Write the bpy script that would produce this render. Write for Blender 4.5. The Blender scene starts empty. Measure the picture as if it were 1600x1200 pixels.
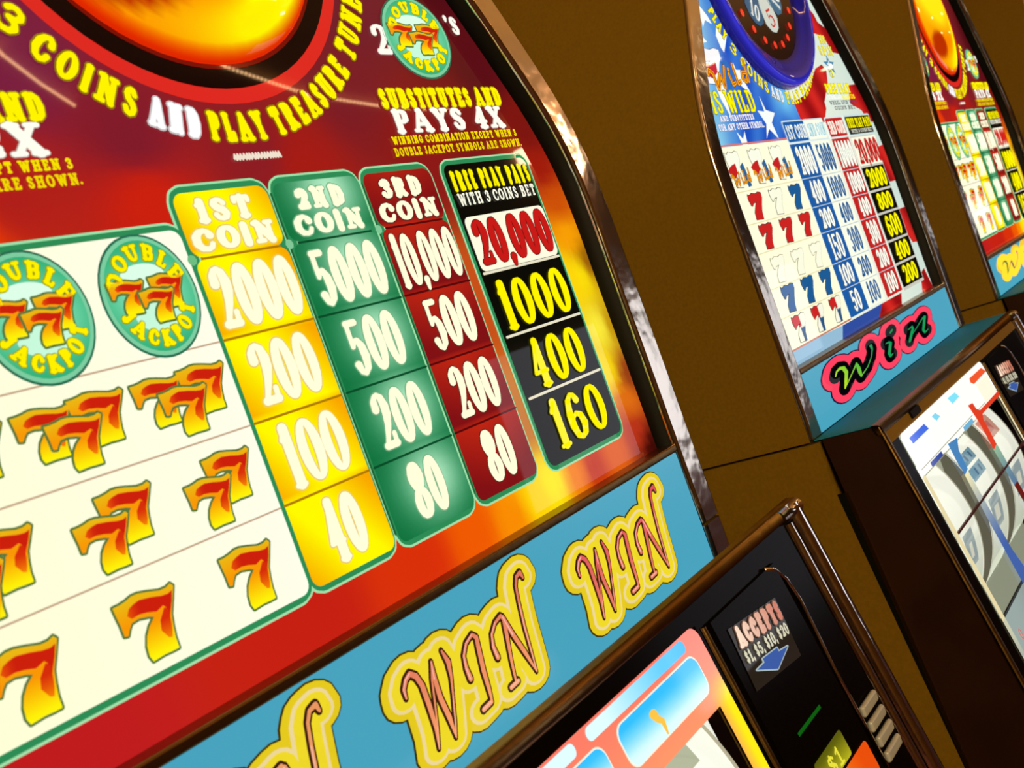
import bpy, math, random
from math import sin, cos, pi, radians as R_
from mathutils import Vector, Matrix

random.seed(7)
scene = bpy.context.scene
S = 0.62          # one machine pitch in metres; all machine measures below are in pitches
Z0 = 1.40         # height of the paytable's lower third above the floor, metres
CX = 0.53         # middle of a machine inside its bay

# ------------------------------------------------------------------ camera
cd = bpy.data.cameras.new('camera')
cam = bpy.data.objects.new('camera', cd)
scene.collection.objects.link(cam)
cd.sensor_width = 36.0
cd.lens = 36.0 * 1700.0 / 1600.0
cd.clip_start = 0.01
right = Vector((0.56403027, -0.75195288, -0.34122825))
down = Vector((-0.22282583, 0.25930484, -0.93973914))
fwd = Vector((0.79512169, 0.60607579, -0.02129875))
# (image axes expressed in world axes)
ax = Vector((0.56403027, -0.75195288, -0.34122825))
cd.dof.use_dof = True
cd.dof.focus_distance = 0.62
cd.dof.aperture_fstop = 24.0
cam_m = Matrix(((right.x, -down.x, -fwd.x, 0.0),
                (right.y, -down.y, -fwd.y, -0.5285 * S),
                (right.z, -down.z, -fwd.z, Z0),
                (0, 0, 0, 1)))
cam.matrix_world = cam_m
scene.camera = cam

# ------------------------------------------------------------------ view
scene.view_settings.view_transform = 'Standard'
scene.view_settings.look = 'None'
scene.view_settings.exposure = 0.0
scene.view_settings.gamma = 1.0
scene.view_settings.use_curve_mapping = False

# ------------------------------------------------------------------ world and large lights
w = bpy.data.worlds.new('room_air')
scene.world = w
w.use_nodes = True
w.node_tree.nodes['Background'].inputs[0].default_value = (1.0, 0.62, 0.22, 1)
w.node_tree.nodes['Background'].inputs[1].default_value = 0.05

def area(name, loc, target, size, power, col, size_y=None):
    l = bpy.data.lights.new(name, 'AREA')
    l.energy = power
    l.color = col
    l.size = size
    if size_y:
        l.shape = 'RECTANGLE'
        l.size_y = size_y
    o = bpy.data.objects.new(name, l)
    o.location = loc
    o.rotation_euler = (Vector(target) - Vector(loc)).to_track_quat('-Z', 'Y').to_euler()
    scene.collection.objects.link(o)
    return o

area('ceiling_lamp_light', (-2.6, -3.2, 3.0), (1.0, 0.1, 1.75), 1.6, 270, (1.0, 0.75, 0.34))
area('ceiling_fill_light', (4.0, -2.4, 2.2), (4.0, -2.4, 3.2), 9.0, 90, (1.0, 0.72, 0.36), 2.2)  # added uplight without a fixture, brightens the ceiling mirrored in the trim


# ------------------------------------------------------------------ colour and materials
def lin(c):
    c = c / 255.0
    return c / 12.92 if c <= 0.04045 else ((c + 0.055) / 1.055) ** 2.4

def C3(c, k=1.0):
    return (lin(c[0]) * k, lin(c[1]) * k, lin(c[2]) * k, 1.0)

def new_mat(name):
    m = bpy.data.materials.new(name)
    m.use_nodes = True
    nt = m.node_tree
    return m, nt, nt.nodes['Principled BSDF']

def mat_plain(name, col, rough=0.5, metal=0.0, spec=0.5, noise=0.0, nscale=60.0, bump=0.0, bscale=30.0, coat=0.0):
    m, nt, b = new_mat(name)
    b.inputs['Base Color'].default_value = C3(col)
    b.inputs['Roughness'].default_value = rough
    b.inputs['Metallic'].default_value = metal
    b.inputs['Specular IOR Level'].default_value = spec
    b.inputs['Coat Weight'].default_value = coat
    b.inputs['Coat Roughness'].default_value = 0.05
    tc = nt.nodes.new('ShaderNodeTexCoord')
    if noise > 0:
        n = nt.nodes.new('ShaderNodeTexNoise')
        n.inputs['Scale'].default_value = nscale
        n.inputs['Detail'].default_value = 6
        nt.links.new(tc.outputs['Object'], n.inputs['Vector'])
        r = nt.nodes.new('ShaderNodeMapRange')
        r.inputs['From Min'].default_value = 0.3
        r.inputs['From Max'].default_value = 0.7
        r.inputs['To Min'].default_value = 1 - noise
        r.inputs['To Max'].default_value = 1 + noise
        nt.links.new(n.outputs['Fac'], r.inputs['Value'])
        mx = nt.nodes.new('ShaderNodeVectorMath')
        mx.operation = 'SCALE'
        mx.inputs[0].default_value = C3(col)[:3]
        nt.links.new(r.outputs[0], mx.inputs['Scale'])
        nt.links.new(mx.outputs[0], b.inputs['Base Color'])
    if bump > 0:
        n2 = nt.nodes.new('ShaderNodeTexNoise')
        n2.inputs['Scale'].default_value = bscale
        n2.inputs['Detail'].default_value = 3
        nt.links.new(tc.outputs['Object'], n2.inputs['Vector'])
        bp = nt.nodes.new('ShaderNodeBump')
        bp.inputs['Strength'].default_value = bump
        bp.inputs['Distance'].default_value = 0.004
        nt.links.new(n2.outputs['Fac'], bp.inputs['Height'])
        nt.links.new(bp.outputs[0], b.inputs['Normal'])
    return m

def mat_ink(name, strength=1.0, rough=0.06, spec=0.5, fog=False):
    """backlit printed glass: the print's own colour glows, the pane's face is glossy"""
    m, nt, b = new_mat(name)
    a = nt.nodes.new('ShaderNodeAttribute')
    a.attribute_name = 'ink'
    b.inputs['Base Color'].default_value = (0.0, 0.0, 0.0, 1)
    b.inputs['Roughness'].default_value = rough
    b.inputs['Specular IOR Level'].default_value = spec
    nt.links.new(a.outputs['Color'], b.inputs['Emission Color'])
    b.inputs['Emission Strength'].default_value = strength
    return m

def mat_print(name, rough=0.35):
    m, nt, b = new_mat(name)
    a = nt.nodes.new('ShaderNodeAttribute')
    a.attribute_name = 'ink'
    nt.links.new(a.outputs['Color'], b.inputs['Base Color'])
    b.inputs['Roughness'].default_value = rough
    return m

def mat_emit(name, col, strength):
    m, nt, b = new_mat(name)
    b.inputs['Base Color'].default_value = C3(col)
    b.inputs['Emission Color'].default_value = C3(col)
    b.inputs['Emission Strength'].default_value = strength
    return m

def mat_pane(name):
    m = bpy.data.materials.new(name)
    m.use_nodes = True
    nt = m.node_tree
    for n in list(nt.nodes):
        nt.nodes.remove(n)
    o = nt.nodes.new('ShaderNodeOutputMaterial')
    mix = nt.nodes.new('ShaderNodeMixShader')
    t = nt.nodes.new('ShaderNodeBsdfTransparent')
    g = nt.nodes.new('ShaderNodeBsdfGlossy')
    g.inputs['Roughness'].default_value = 0.02
    f = nt.nodes.new('ShaderNodeFresnel')
    f.inputs['IOR'].default_value = 1.45
    nt.links.new(f.outputs[0], mix.inputs[0])
    nt.links.new(t.outputs[0], mix.inputs[1])
    nt.links.new(g.outputs[0], mix.inputs[2])
    nt.links.new(mix.outputs[0], o.inputs[0])
    return m

M = {
    'laminate': mat_plain('olive_brown_laminate', (116, 86, 14), 0.42, spec=0.35, noise=0.10, nscale=420),
    'dark_side': mat_plain('dark_brown_paint', (38, 17, 6), 0.45, noise=0.35, nscale=14, spec=0.3),
    'chrome': mat_plain('polished_metal_trim', (205, 195, 180), 0.12, metal=1.0, bump=0.24, bscale=32),
    'chrome_smooth': mat_plain('smooth_metal_trim', (215, 208, 200), 0.10, metal=1.0, bump=0.25, bscale=30),
    'gold_trim': mat_plain('brown_metal_strip', (128, 98, 54), 0.32, metal=1.0, bump=0.2, bscale=40),
    'black': mat_plain('black_gasket', (6, 5, 4), 0.6, spec=0.15),
    'black_gloss': mat_plain('black_glossy_plastic', (8, 5, 3), 0.16, spec=0.02),
    'reflection_brown': mat_plain('door_face_reflection_brown', (118, 88, 20), 0.55, spec=0.04),  # brown reflection on the door header put into its base colour
    'ledge': mat_plain('ledge_sign_reflection', (34, 122, 158), 0.6, spec=0.08),  # the sign's blue reflection painted into the dark ledge's base colour
    'ink': mat_ink('backlit_print', 1.0, 0.02, 0.14),
    'sign': mat_ink('sign_print', 1.0, 0.2, 0.25),
    'reel_ink': mat_ink('bright_backlit_print', 1.05),
    'print': mat_print('label_print'),
    'pane': mat_pane('clear_pane'),
    'slat': mat_plain('pale_metal_slat', (176, 178, 180), 0.35, metal=0.2),
}


# ------------------------------------------------------------------ mesh helpers
def link(name, verts, faces, mat, parent=None, smooth=False, cols=None, scale=True):
    me = bpy.data.meshes.new(name)
    if scale:
        verts = [(v[0] * S, v[1] * S, v[2] * S + Z0) for v in verts]
    me.from_pydata(verts, [], faces)
    if cols is not None:
        at = me.color_attributes.new('ink', 'FLOAT_COLOR', 'CORNER')
        flat = []
        for f, fc in zip(faces, cols):
            for c in fc:
                flat.extend((c[0], c[1], c[2], 1.0))
        at.data.foreach_set('color', flat)
    me.materials.append(mat)
    if smooth:
        me.polygons.foreach_set('use_smooth', [True] * len(me.polygons))
    me.update()
    o = bpy.data.objects.new(name, me)
    scene.collection.objects.link(o)
    if parent is not None:
        o.parent = parent
    return o

def tag(o, label=None, cat=None, group=None, kind=None):
    if label: o['label'] = label
    if cat: o['category'] = cat
    if group: o['group'] = group
    if kind: o['kind'] = kind
    return o

def box(x0, x1, y0, y1, z0, z1):
    v = [(x0, y0, z0), (x1, y0, z0), (x1, y1, z0), (x0, y1, z0), (x0, y0, z1), (x1, y0, z1), (x1, y1, z1), (x0, y1, z1)]
    f = [(0, 3, 2, 1), (4, 5, 6, 7), (0, 1, 5, 4), (1, 2, 6, 5), (2, 3, 7, 6), (3, 0, 4, 7)]
    return v, f

def merge(*parts):
    V, F = [], []
    for v, f in parts:
        n = len(V)
        V.extend(v)
        F.extend([tuple(i + n for i in q) for q in f])
    return V, F

def bevel(o, wdt, seg=3):
    m = o.modifiers.new('bevel', 'BEVEL')
    m.width = wdt
    m.segments = seg
    m.limit_method = 'ANGLE'
    m.angle_limit = R_(35)
    for p in o.data.polygons:
        p.use_smooth = True
    wn = o.modifiers.new('wn', 'WEIGHTED_NORMAL')
    wn.keep_sharp = True
    return o

def sweep(path, prof, closed_prof=False):
    """path: list of (point, side vector, front vector); prof: (side, front) offsets"""
    V, F = [], []
    n = len(prof)
    for p, a, b in path:
        for s_, t_ in prof:
            V.append(tuple(p[i] + a[i] * s_ + b[i] * t_ for i in range(3)))
    for i in range(len(path) - 1):
        for j in range(n - (0 if closed_prof else 1)):
            k = (j + 1) % n
            F.append((i * n + j, i * n + k, (i + 1) * n + k, (i + 1) * n + j))
    if closed_prof:
        F.append(tuple(range(n - 1, -1, -1)))
        F.append(tuple((len(path) - 1) * n + j for j in range(n)))
    return V, F

def hull(P):
    P = sorted(set((round(x, 7), round(y, 7)) for x, y in P))
    if len(P) < 3:
        return P
    def half(L):
        h = []
        for p in L:
            while len(h) >= 2 and (h[-1][0] - h[-2][0]) * (p[1] - h[-2][1]) - (h[-1][1] - h[-2][1]) * (p[0] - h[-2][0]) <= 0:
                h.pop()
            h.append(p)
        return h
    a = half(P)
    b = half(P[::-1])
    return a[:-1] + b[:-1]


# ------------------------------------------------------------------ printing ink on a surface
class Ink:
    """Collects flat printed shapes in the (x, z) plane of a panel; `place` lays them on the real panel."""
    STEP = 0.00028

    def __init__(self, place):
        self.place = place
        self.V, self.F, self.K = [], [], []

    def raw(self, pts, cols, layer):
        n = len(self.V)
        for p in pts:
            self.V.append(self.place(p[0], p[1], layer * self.STEP))
        self.F.append(tuple(range(n, n + len(pts))))
        self.K.append(cols)

    def poly(self, pts, col, layer=1, h=None):
        if callable(col):
            return self.gpoly(pts, col, layer, h or 0.006)
        a = sum(pts[i][0] * pts[(i + 1) % len(pts)][1] - pts[(i + 1) % len(pts)][0] * pts[i][1] for i in range(len(pts)))
        if a < 0:
            pts = pts[::-1]
        c = C3(col)
        self.raw(pts, [c] * len(pts), layer)

    def gpoly(self, pts, fn, layer, h):
        a = sum(pts[i][0] * pts[(i + 1) % len(pts)][1] - pts[(i + 1) % len(pts)][0] * pts[i][1] for i in range(len(pts)))
        if a < 0:
            pts = pts[::-1]
        x0, x1 = min(p[0] for p in pts), max(p[0] for p in pts)
        y0, y1 = min(p[1] for p in pts), max(p[1] for p in pts)
        nx, ny = max(1, math.ceil((x1 - x0) / h)), max(1, math.ceil((y1 - y0) / h))
        def clip(P, k, lim, sgn):
            out = []
            for i in range(len(P)):
                p, q = P[i], P[(i + 1) % len(P)]
                ip, iq = sgn * (p[k] - lim) >= 0, sgn * (q[k] - lim) >= 0
                if ip:
                    out.append(p)
                if ip != iq:
                    t = (lim - p[k]) / (q[k] - p[k])
                    r = (p[0] + (q[0] - p[0]) * t, p[1] + (q[1] - p[1]) * t)
                    out.append(r)
            return out
        for i in range(nx):
            xa, xb = x0 + (x1 - x0) * i / nx, x0 + (x1 - x0) * (i + 1) / nx
            P1 = clip(pts, 0, xa, 1)
            if len(P1) > 2: P1 = clip(P1, 0, xb, -1)
            if len(P1) < 3: continue
            for j in range(ny):
                ya, yb = y0 + (y1 - y0) * j / ny, y0 + (y1 - y0) * (j + 1) / ny
                P2 = clip(P1, 1, ya, 1)
                if len(P2) > 2: P2 = clip(P2, 1, yb, -1)
                if len(P2) < 3: continue
                Q = []
                for p in P2:
                    if not Q or abs(p[0] - Q[-1][0]) + abs(p[1] - Q[-1][1]) > 1e-8:
                        Q.append(p)
                if len(Q) > 2 and abs(Q[0][0] - Q[-1][0]) + abs(Q[0][1] - Q[-1][1]) < 1e-8:
                    Q.pop()
                if len(Q) < 3: continue
                self.raw(Q, [C3(fn(*p)) for p in Q], layer)

    def stroke(self, pts, rx, rz, col, layer=2, ang=0.0, n=10):
        """pts: (x, z[, weight]); an elliptical pen is dragged along them"""
        ca, sa = cos(ang), sin(ang)
        rings = []
        for p in pts:
            k = p[2] if len(p) > 2 else 1.0
            ex = p[3] if len(p) > 3 else 0.0
            rg = []
            for i in range(n):
                t = 2 * pi * i / n
                u, v = (rx * k + ex) * cos(t), (rz * k + ex) * sin(t)
                rg.append((p[0] + u * ca - v * sa, p[1] + u * sa + v * ca))
            rings.append(rg)
        if len(rings) == 1:
            self.paint(hull(rings[0]), col, layer)
        for a, b in zip(rings, rings[1:]):
            self.paint(hull(a + b), col, layer)

    def paint(self, P, col, layer):
        if len(P) < 3: return
        if callable(col):
            self.raw(P, [C3(col(*p)) for p in P], layer)
        else:
            c = C3(col)
            self.raw(P, [c] * len(P), layer)

    def build(self, name, mat, parent):
        return link(name, self.V, self.F, mat, parent, cols=self.K)


def rrect(x0, x1, z0, z1, r, n=5, corners='1111'):
    """corners: bottom-left, bottom-right, top-right, top-left"""
    out = []
    for k, (cx, cz, a0) in enumerate(((x0 + r, z0 + r, 180), (x1 - r, z0 + r, 270), (x1 - r, z1 - r, 0), (x0 + r, z1 - r, 90))):
        if corners[k] == '1':
            for i in range(n + 1):
                a = R_(a0 + 90 * i / n)
                out.append((cx + r * cos(a), cz + r * sin(a)))
        else:
            out.append(((x0, z0), (x1, z0), (x1, z1), (x0, z1))[k])
    return out

def ell_pts(cx, cz, rx, rz, a0=0, a1=360, n=40):
    return [(cx + rx * cos(R_(a0 + (a1 - a0) * i / n)), cz + rz * sin(R_(a0 + (a1 - a0) * i / n))) for i in range(n + (0 if a1 - a0 == 360 else 1))]

def closed(P):
    return list(P) + [P[0]]

def mix(a, b, t):
    t = max(0.0, min(1.0, t))
    return tuple(a[i] + (b[i] - a[i]) * t for i in range(3))


# ------------------------------------------------------------------ lettering (a hand-drawn fat-face alphabet)
def el(cx, cy, rx, ry, a0, a1, n=16, thin=0.45):
    out = []
    for i in range(n + 1):
        a = R_(a0 + (a1 - a0) * i / n)
        out.append((cx + rx * cos(a), cy + ry * sin(a), thin + (1 - thin) * abs(cos(a)) ** 0.8))
    return out
T = 0.5
def stem(x, s=1, a=0.0, b=1.0):
    L = [[(x, a, 1), (x, b, 1)]]
    if s:
        for y in (a, b):
            L.append([(x - 0.13, y, T), (x + 0.13, y, T)])
    return L
G = {
    '0': (.60, [el(.3, .5, .3, .5, 90, 450, 22)]),
    '1': (.42, [[(.24, 0, 1), (.24, 1, 1)], [(.24, .98, T), (.02, .80, T)], [(.02, 0, T), (.44, 0, T)]]),
    '2': (.60, [[(.05, .74, .9), (.06, .88, .8), (.18, .98, T), (.34, 1, T), (.5, .93, .8), (.57, .78, 1), (.54, .6, 1), (.42, .42, .8), (.2, .2, .6), (.06, .06, .6)], [(.04, .05, .9), (.57, .05, .9)], [(.58, .05, T), (.6, .24, .4)]]),
    '3': (.60, [[(.06, .8, .9), (.15, .95, T), (.3, 1, T), (.48, .93, .8), (.53, .77, 1), (.45, .6, .8), (.26, .53, T)], [(.26, .53, T), (.5, .46, .8), (.58, .28, 1), (.5, .08, .8), (.3, 0, T), (.12, .04, .6), (.04, .18, .9)]]),
    '4': (.62, [[(.43, 0, 1), (.43, 1, .9)], [(.41, .98, T), (.02, .3, T)], [(.02, .3, T), (.62, .3, T)], [(.26, 0, T), (.6, 0, T)]]),
    '5': (.60, [[(.1, .96, .8), (.54, .96, .8)], [(.1, .98, T), (.08, .55, T)], [(.08, .52, T), (.2, .62, T), (.38, .62, .7), (.53, .5, .9), (.58, .3, 1), (.5, .1, .8), (.3, 0, T), (.12, .04, .6), (.04, .18, .9)]]),
    '6': (.60, [[(.52, .84, .9), (.45, .96, .6), (.3, 1, T), (.13, .87, .8), (.04, .58, 1), (.04, .3, 1), (.12, .08, .8), (.3, 0, T), (.48, .08, .8), (.57, .28, 1), (.5, .48, .8), (.32, .56, T), (.14, .48, T), (.06, .36, .7)]]),
    '7': (.60, [[(.03, .78, .5), (.05, .96, .8), (.57, .96, .8)], [(.57, .96, .8), (.4, .6, .8), (.28, .3, 1), (.26, 0, 1)]]),
    '8': (.60, [el(.3, .76, .23, .24, 90, 450, 16), el(.3, .26, .29, .26, 90, 450, 16)]),
    '9': (.60, [[(.08, .16, .9), (.15, .04, .6), (.3, 0, T), (.47, .13, .8), (.56, .42, 1), (.56, .7, 1), (.48, .92, .8), (.3, 1, T), (.12, .92, .8), (.03, .72, 1), (.1, .52, .8), (.28, .44, T), (.46, .52, T)]]),
    'A': (.80, [[(.04, 0, T), (.38, 1, T)], [(.38, 1, 1), (.72, 0, 1)], [(.18, .32, T), (.6, .32, T)], [(-.04, 0, T), (.2, 0, T)], [(.56, 0, T), (.84, 0, T)]]),
    'B': (.68, stem(.14) + [[(.14, 1, T), (.42, 1, T), (.56, .9, .9), (.56, .64, .9), (.42, .53, T), (.14, .53, T)], [(.42, .53, T), (.62, .42, .9), (.62, .12, .9), (.44, 0, T), (.14, 0, T)]]),
    'C': (.70, [[(.66, .72, 1), (.62, .88, .7), (.44, 1, T), (.2, .92, .8), (.04, .68, 1), (.03, .34, 1), (.18, .08, .8), (.42, 0, T), (.6, .08, T), (.68, .26, T)]]),
    'D': (.72, stem(.14) + [[(.14, 1, T), (.4, 1, T), (.6, .84, .9), (.66, .5, 1), (.6, .16, .9), (.4, 0, T), (.14, 0, T)]]),
    'E': (.64, stem(.14) + [[(.14, 1, T), (.56, 1, T), (.58, .8, T)], [(.14, .52, T), (.42, .52, T)], [(.14, 0, T), (.58, 0, T), (.6, .2, T)]]),
    'F': (.60, stem(.14) + [[(.14, 1, T), (.56, 1, T), (.58, .8, T)], [(.14, .52, T), (.42, .52, T)]]),
    'G': (.74, [[(.66, .74, .9), (.6, .9, .6), (.42, 1, T), (.2, .92, .8), (.04, .68, 1), (.03, .34, 1), (.18, .08, .8), (.42, 0, T), (.62, .08, T), (.64, .4, .9)], [(.46, .4, T), (.74, .4, T)]]),
    'H': (.78, stem(.14) + stem(.64) + [[(.14, .52, T), (.64, .52, T)]]),
    'I': (.34, stem(.17)),
    'J': (.50, [[(.34, 1, 1), (.34, .2, 1), (.24, .02, T), (.08, .06, .7), (.04, .2, .9)], [(.18, 1, T), (.5, 1, T)]]),
    'K': (.76, stem(.14) + [[(.14, .4, T), (.62, 1, T)], [(.3, .56, .9), (.66, 0, 1)], [(.5, 1, T), (.74, 1, T)], [(.5, 0, T), (.78, 0, T)]]),
    'L': (.60, stem(.14) + [[(.14, 0, T), (.56, 0, T), (.58, .24, T)]]),
    'M': (.92, [[(.12, 0, T), (.12, 1, T)], [(.12, 1, 1), (.44, .15, 1)], [(.44, .15, T), (.78, 1, T)], [(.78, 1, 1), (.78, 0, 1)], [(0, 0, T), (.24, 0, T)], [(.64, 0, T), (.92, 0, T)]]),
    'N': (.80, [[(.14, 0, T), (.14, 1, T)], [(.14, 1, 1), (.66, 0, 1)], [(.66, 0, T), (.66, 1, T)], [(0, 0, T), (.28, 0, T)], [(0, 1, T), (.2, 1, T)], [(.54, 1, T), (.8, 1, T)]]),
    'O': (.72, [el(.36, .5, .33, .5, 90, 450, 20)]),
    'P': (.64, stem(.14) + [[(.14, 1, T), (.42, 1, T), (.58, .9, .9), (.58, .6, .9), (.42, .48, T), (.14, .48, T)]]),
    'R': (.74, stem(.14) + [[(.14, 1, T), (.42, 1, T), (.56, .9, .9), (.56, .62, .9), (.42, .52, T), (.14, .52, T)], [(.38, .5, .9), (.62, .02, .9), (.74, .02, T)]]),
    'S': (.58, [[(.5, .8, .7), (.4, .96, T), (.26, 1, T), (.1, .92, .8), (.05, .76, .9), (.16, .6, 1), (.4, .44, 1), (.52, .26, .9), (.46, .07, .8), (.3, 0, T), (.13, .05, T), (.04, .22, .7)]]),
    'T': (.68, stem(.34, 0) + [[(.04, .8, T), (.05, 1, T), (.63, 1, T), (.64, .8, T)], [(.2, 0, T), (.48, 0, T)]]),
    'U': (.74, [[(.14, 1, 1), (.14, .28, 1), (.24, .06, .8), (.4, 0, T), (.56, .08, T), (.62, .3, T), (.62, 1, T)], [(0, 1, T), (.28, 1, T)], [(.5, 1, T), (.74, 1, T)]]),
    'V': (.74, [[(.1, 1, 1), (.38, 0, 1)], [(.38, 0, T), (.64, 1, T)], [(-.02, 1, T), (.24, 1, T)], [(.52, 1, T), (.76, 1, T)]]),
    'W': (1.0, [[(.1, 1, 1), (.3, 0, 1)], [(.3, 0, T), (.5, .9, T)], [(.5, .9, 1), (.7, 0, 1)], [(.7, 0, T), (.9, 1, T)], [(-.02, 1, T), (.22, 1, T)], [(.78, 1, T), (1.0, 1, T)]]),
    'X': (.74, [[(.1, 1, 1), (.62, 0, 1)], [(.1, 0, T), (.62, 1, T)], [(-.02, 1, T), (.24, 1, T)], [(.48, 0, T), (.76, 0, T)], [(-.02, 0, T), (.22, 0, T)], [(.5, 1, T), (.74, 1, T)]]),
    'Y': (.72, [[(.1, 1, 1), (.36, .48, 1), (.36, 0, 1)], [(.36, .48, T), (.62, 1, T)], [(-.02, 1, T), (.22, 1, T)], [(.5, 1, T), (.74, 1, T)], [(.22, 0, T), (.5, 0, T)]]),
    '$': (.56, [[(.5, .78, .7), (.4, .9, T), (.26, .94, T), (.1, .87, .8), (.05, .72, .9), (.16, .58, 1), (.4, .42, 1), (.52, .26, .9), (.46, .1, .8), (.3, .05, T), (.13, .1, T), (.04, .24, .7)], [(.28, 1.05, T), (.28, -.05, T)]]),
    ',': (.16, [[(.08, .04, 1), (.03, -.14, .5)]]),
    '.': (.16, [[(.08, .03, 1), (.08, .04, 1)]]),
    "'": (.18, [[(.09, 1, 1), (.05, .8, .5)]]),
    '-': (.36, [[(.04, .5, .8), (.32, .5, .8)]]),
    ' ': (.30, []),
}

def text(ink, s, x0, x1, z0, z1, pen, col, layer=4, out=None, ocol=None, gap=0.10, path=None, lean=0.0, penz=None, thin=None):
    """letters fitted into the box x0..x1, z0..z1; pen = half stroke width in x; out = outline width"""
    total = sum(G[c][0] for c in s) + gap * (len(s) - 1)
    penz = penz or pen
    k = (x1 - x0) / total
    h = z1 - z0
    x = 0.0
    for c in s:
        gw, strokes = G[c]
        for L in strokes:
            pts = []
            for (u, v, wt) in L:
                # keep the pen inside its own cell
                uu = x + gw * 0.5 + (u - gw * 0.5) * max(0.25, (gw * k - 2 * pen) / (gw * k))
                px = x0 + uu * k + lean * (v - 0.5) * h
                pz = z0 + penz * .7 + v * (h - 1.4 * penz)
                if thin: wt = max(wt, thin)
                pts.append((px, pz, wt))
            ang = 0.0
            if path:
                q = []
                for (a, b, wt) in pts:
                    X, Z, ang = path(a, b)
                    q.append((X, Z, wt))
                pts = q
            if out:
                ink.stroke([(p[0], p[1], p[2], out) for p in pts], pen, penz, ocol, layer - 1, ang)
            ink.stroke(pts, pen, penz, col, layer, ang)
        x += gw + gap

def arc_path(cx, cz, r, a0):
    """u runs (in plane units) anticlockwise from angle a0 along a bottom arc, v = outward offset, letters stand inward"""
    def f(u, v):
        a = a0 + u / r
        rr = r - v
        return cx + rr * cos(a), cz + rr * sin(a), a + pi / 2
    return f

def arc_path_top(cx, cz, rx, rz, a0, rm):
    def f(u, v):
        a = a0 - u / rm
        return cx + (rx + v) * cos(a), cz + (rz + v) * sin(a), a - pi / 2
    return f


# ------------------------------------------------------------------ sevens
SEVEN = [(0.0, 0.949), (0.114, 0.951), (0.231, 0.969), (0.343, 1.0), (0.46, 1.0), (0.62, 0.966), (0.831, 0.909), (0.951, 0.909), (1.043, 0.943), (1.086, 0.891), (0.994, 0.709), (0.891, 0.514), (0.849, 0.346), (0.82, 0.174), (0.817, 0.011), (0.689, 0.009), (0.549, 0.016), (0.331, 0.0), (0.297, 0.091), (0.314, 0.24), (0.369, 0.369), (0.463, 0.486), (0.591, 0.586), (0.506, 0.623), (0.346, 0.657), (0.209, 0.64), (0.143, 0.569), (0.094, 0.494), (0.029, 0.506), (0.026, 0.671), (0.009, 0.831)]
SEVEN_RED = [(0.24, 0.849), (0.34, 0.886), (0.449, 0.906), (0.64, 0.874), (0.826, 0.826), (0.943, 0.814), (1.031, 0.84), (0.966, 0.694), (0.874, 0.546), (0.814, 0.42), (0.78, 0.40), (0.75, 0.45), (0.76, 0.53), (0.834, 0.643), (0.797, 0.686), (0.66, 0.643), (0.503, 0.689), (0.369, 0.711), (0.234, 0.697), (0.174, 0.76)]
STEM_EDGE = [(0.62, 0.36), (0.66, 0.50), (0.80, 0.655), (0.86, 0.60), (0.83, 0.42), (0.80, 0.30), (0.76, 0.20), (0.70, 0.22)]

def flame_seven(ink, x, z, wdt, hgt, layer=5):
    """x, z = lower-left of the shape's box"""
    def tr(L):
        return [(x + p[0] * wdt / 1.086, z + p[1] * hgt) for p in L]
    P = tr(SEVEN)
    ink.stroke([(p[0], p[1]) for p in closed(P)], 0.0013, 0.0013, (90, 120, 60), layer, n=8)
    def body(px, pz):
        v = (pz - z) / hgt
        u = (px - x) / wdt
        c = mix((255, 245, 10), (250, 150, 5), (v - 0.05) / 0.5)
        if v > 0.6:
            c = mix((250, 150, 5), (235, 185, 20), (v - 0.6) / 0.35)
        return c
    ink.poly(P, body, layer + 1, 0.0028)
    def red(px, pz):
        v = (pz - z) / hgt
        u = (px - x) / wdt
        return mix((235, 90, 10), (205, 32, 12), (u - 0.15) / 0.2)
    ink.poly(tr(SEVEN_RED), red, layer + 2, 0.0028)
    def warm(px, pz):
        v = (pz - z) / hgt
        return mix((252, 150, 5), (215, 45, 10), (v - 0.15) / 0.35)
    ink.poly(tr(STEM_EDGE), warm, layer + 3, 0.0028)

def badge(ink, cx, cz, rx, rz, layer=2):
    """green oval badge: arched words above and below three flame sevens"""
    ink.poly(ell_pts(cx, cz, rx * 1.04, rz * 1.04), (40, 110, 80), layer)
    ink.poly(ell_pts(cx, cz, rx, rz), (125, 205, 160), layer + 1)
    def green(x, z):
        u = (x - cx) / rx
        v = (z - cz) / rz
        t = math.exp(-((u * 0.8) ** 2 + (v * 1.2) ** 2) * 1.5)
        return mix((30, 165, 105), (150, 235, 195), t)
    ink.poly(ell_pts(cx, cz, rx * .93, rz * .93), green, layer + 2, 0.004)
    ink.poly(ell_pts(cx - rx * .05, cz + rz * .34, rx * .48, rz * .2), (222, 255, 232), layer + 3)
    ink.poly(ell_pts(cx, cz - rz * .3, rx * .5, rz * .3), (200, 250, 220), layer + 3)
    rm = rx * .74
    u = rm * R_(152)
    text(ink, 'DOUBLE', 0, u, -rz * .13, rz * .15, rx * .046, (255, 240, 0), layer + 5, 0.0006, (150, 150, 10), gap=.12, thin=.7,
         path=arc_path_top(cx, cz, rx * .72, rz * .72, R_(166), rm))
    def bot(a, b):
        t = R_(196) + a / rm
        return cx + (rx * .84 - b) * cos(t), cz + (rz * .84 - b) * sin(t), t + pi / 2
    text(ink, 'JACKPOT', 0, rm * R_(148), -rz * .02, rz * .26, rx * .046, (255, 240, 0), layer + 5, 0.0006, (150, 150, 10), gap=.10, thin=.7, path=bot)
    sw, sh = rx * .76, rz * .56
    flame_seven(ink, cx - rx * .86, cz - rz * .25, sw, sh, layer + 4)
    flame_seven(ink, cx + rx * .02, cz - rz * .25, sw, sh, layer + 4)
    flame_seven(ink, cx - rx * .30, cz - rz * .46, sw, sh, layer + 8)

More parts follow.
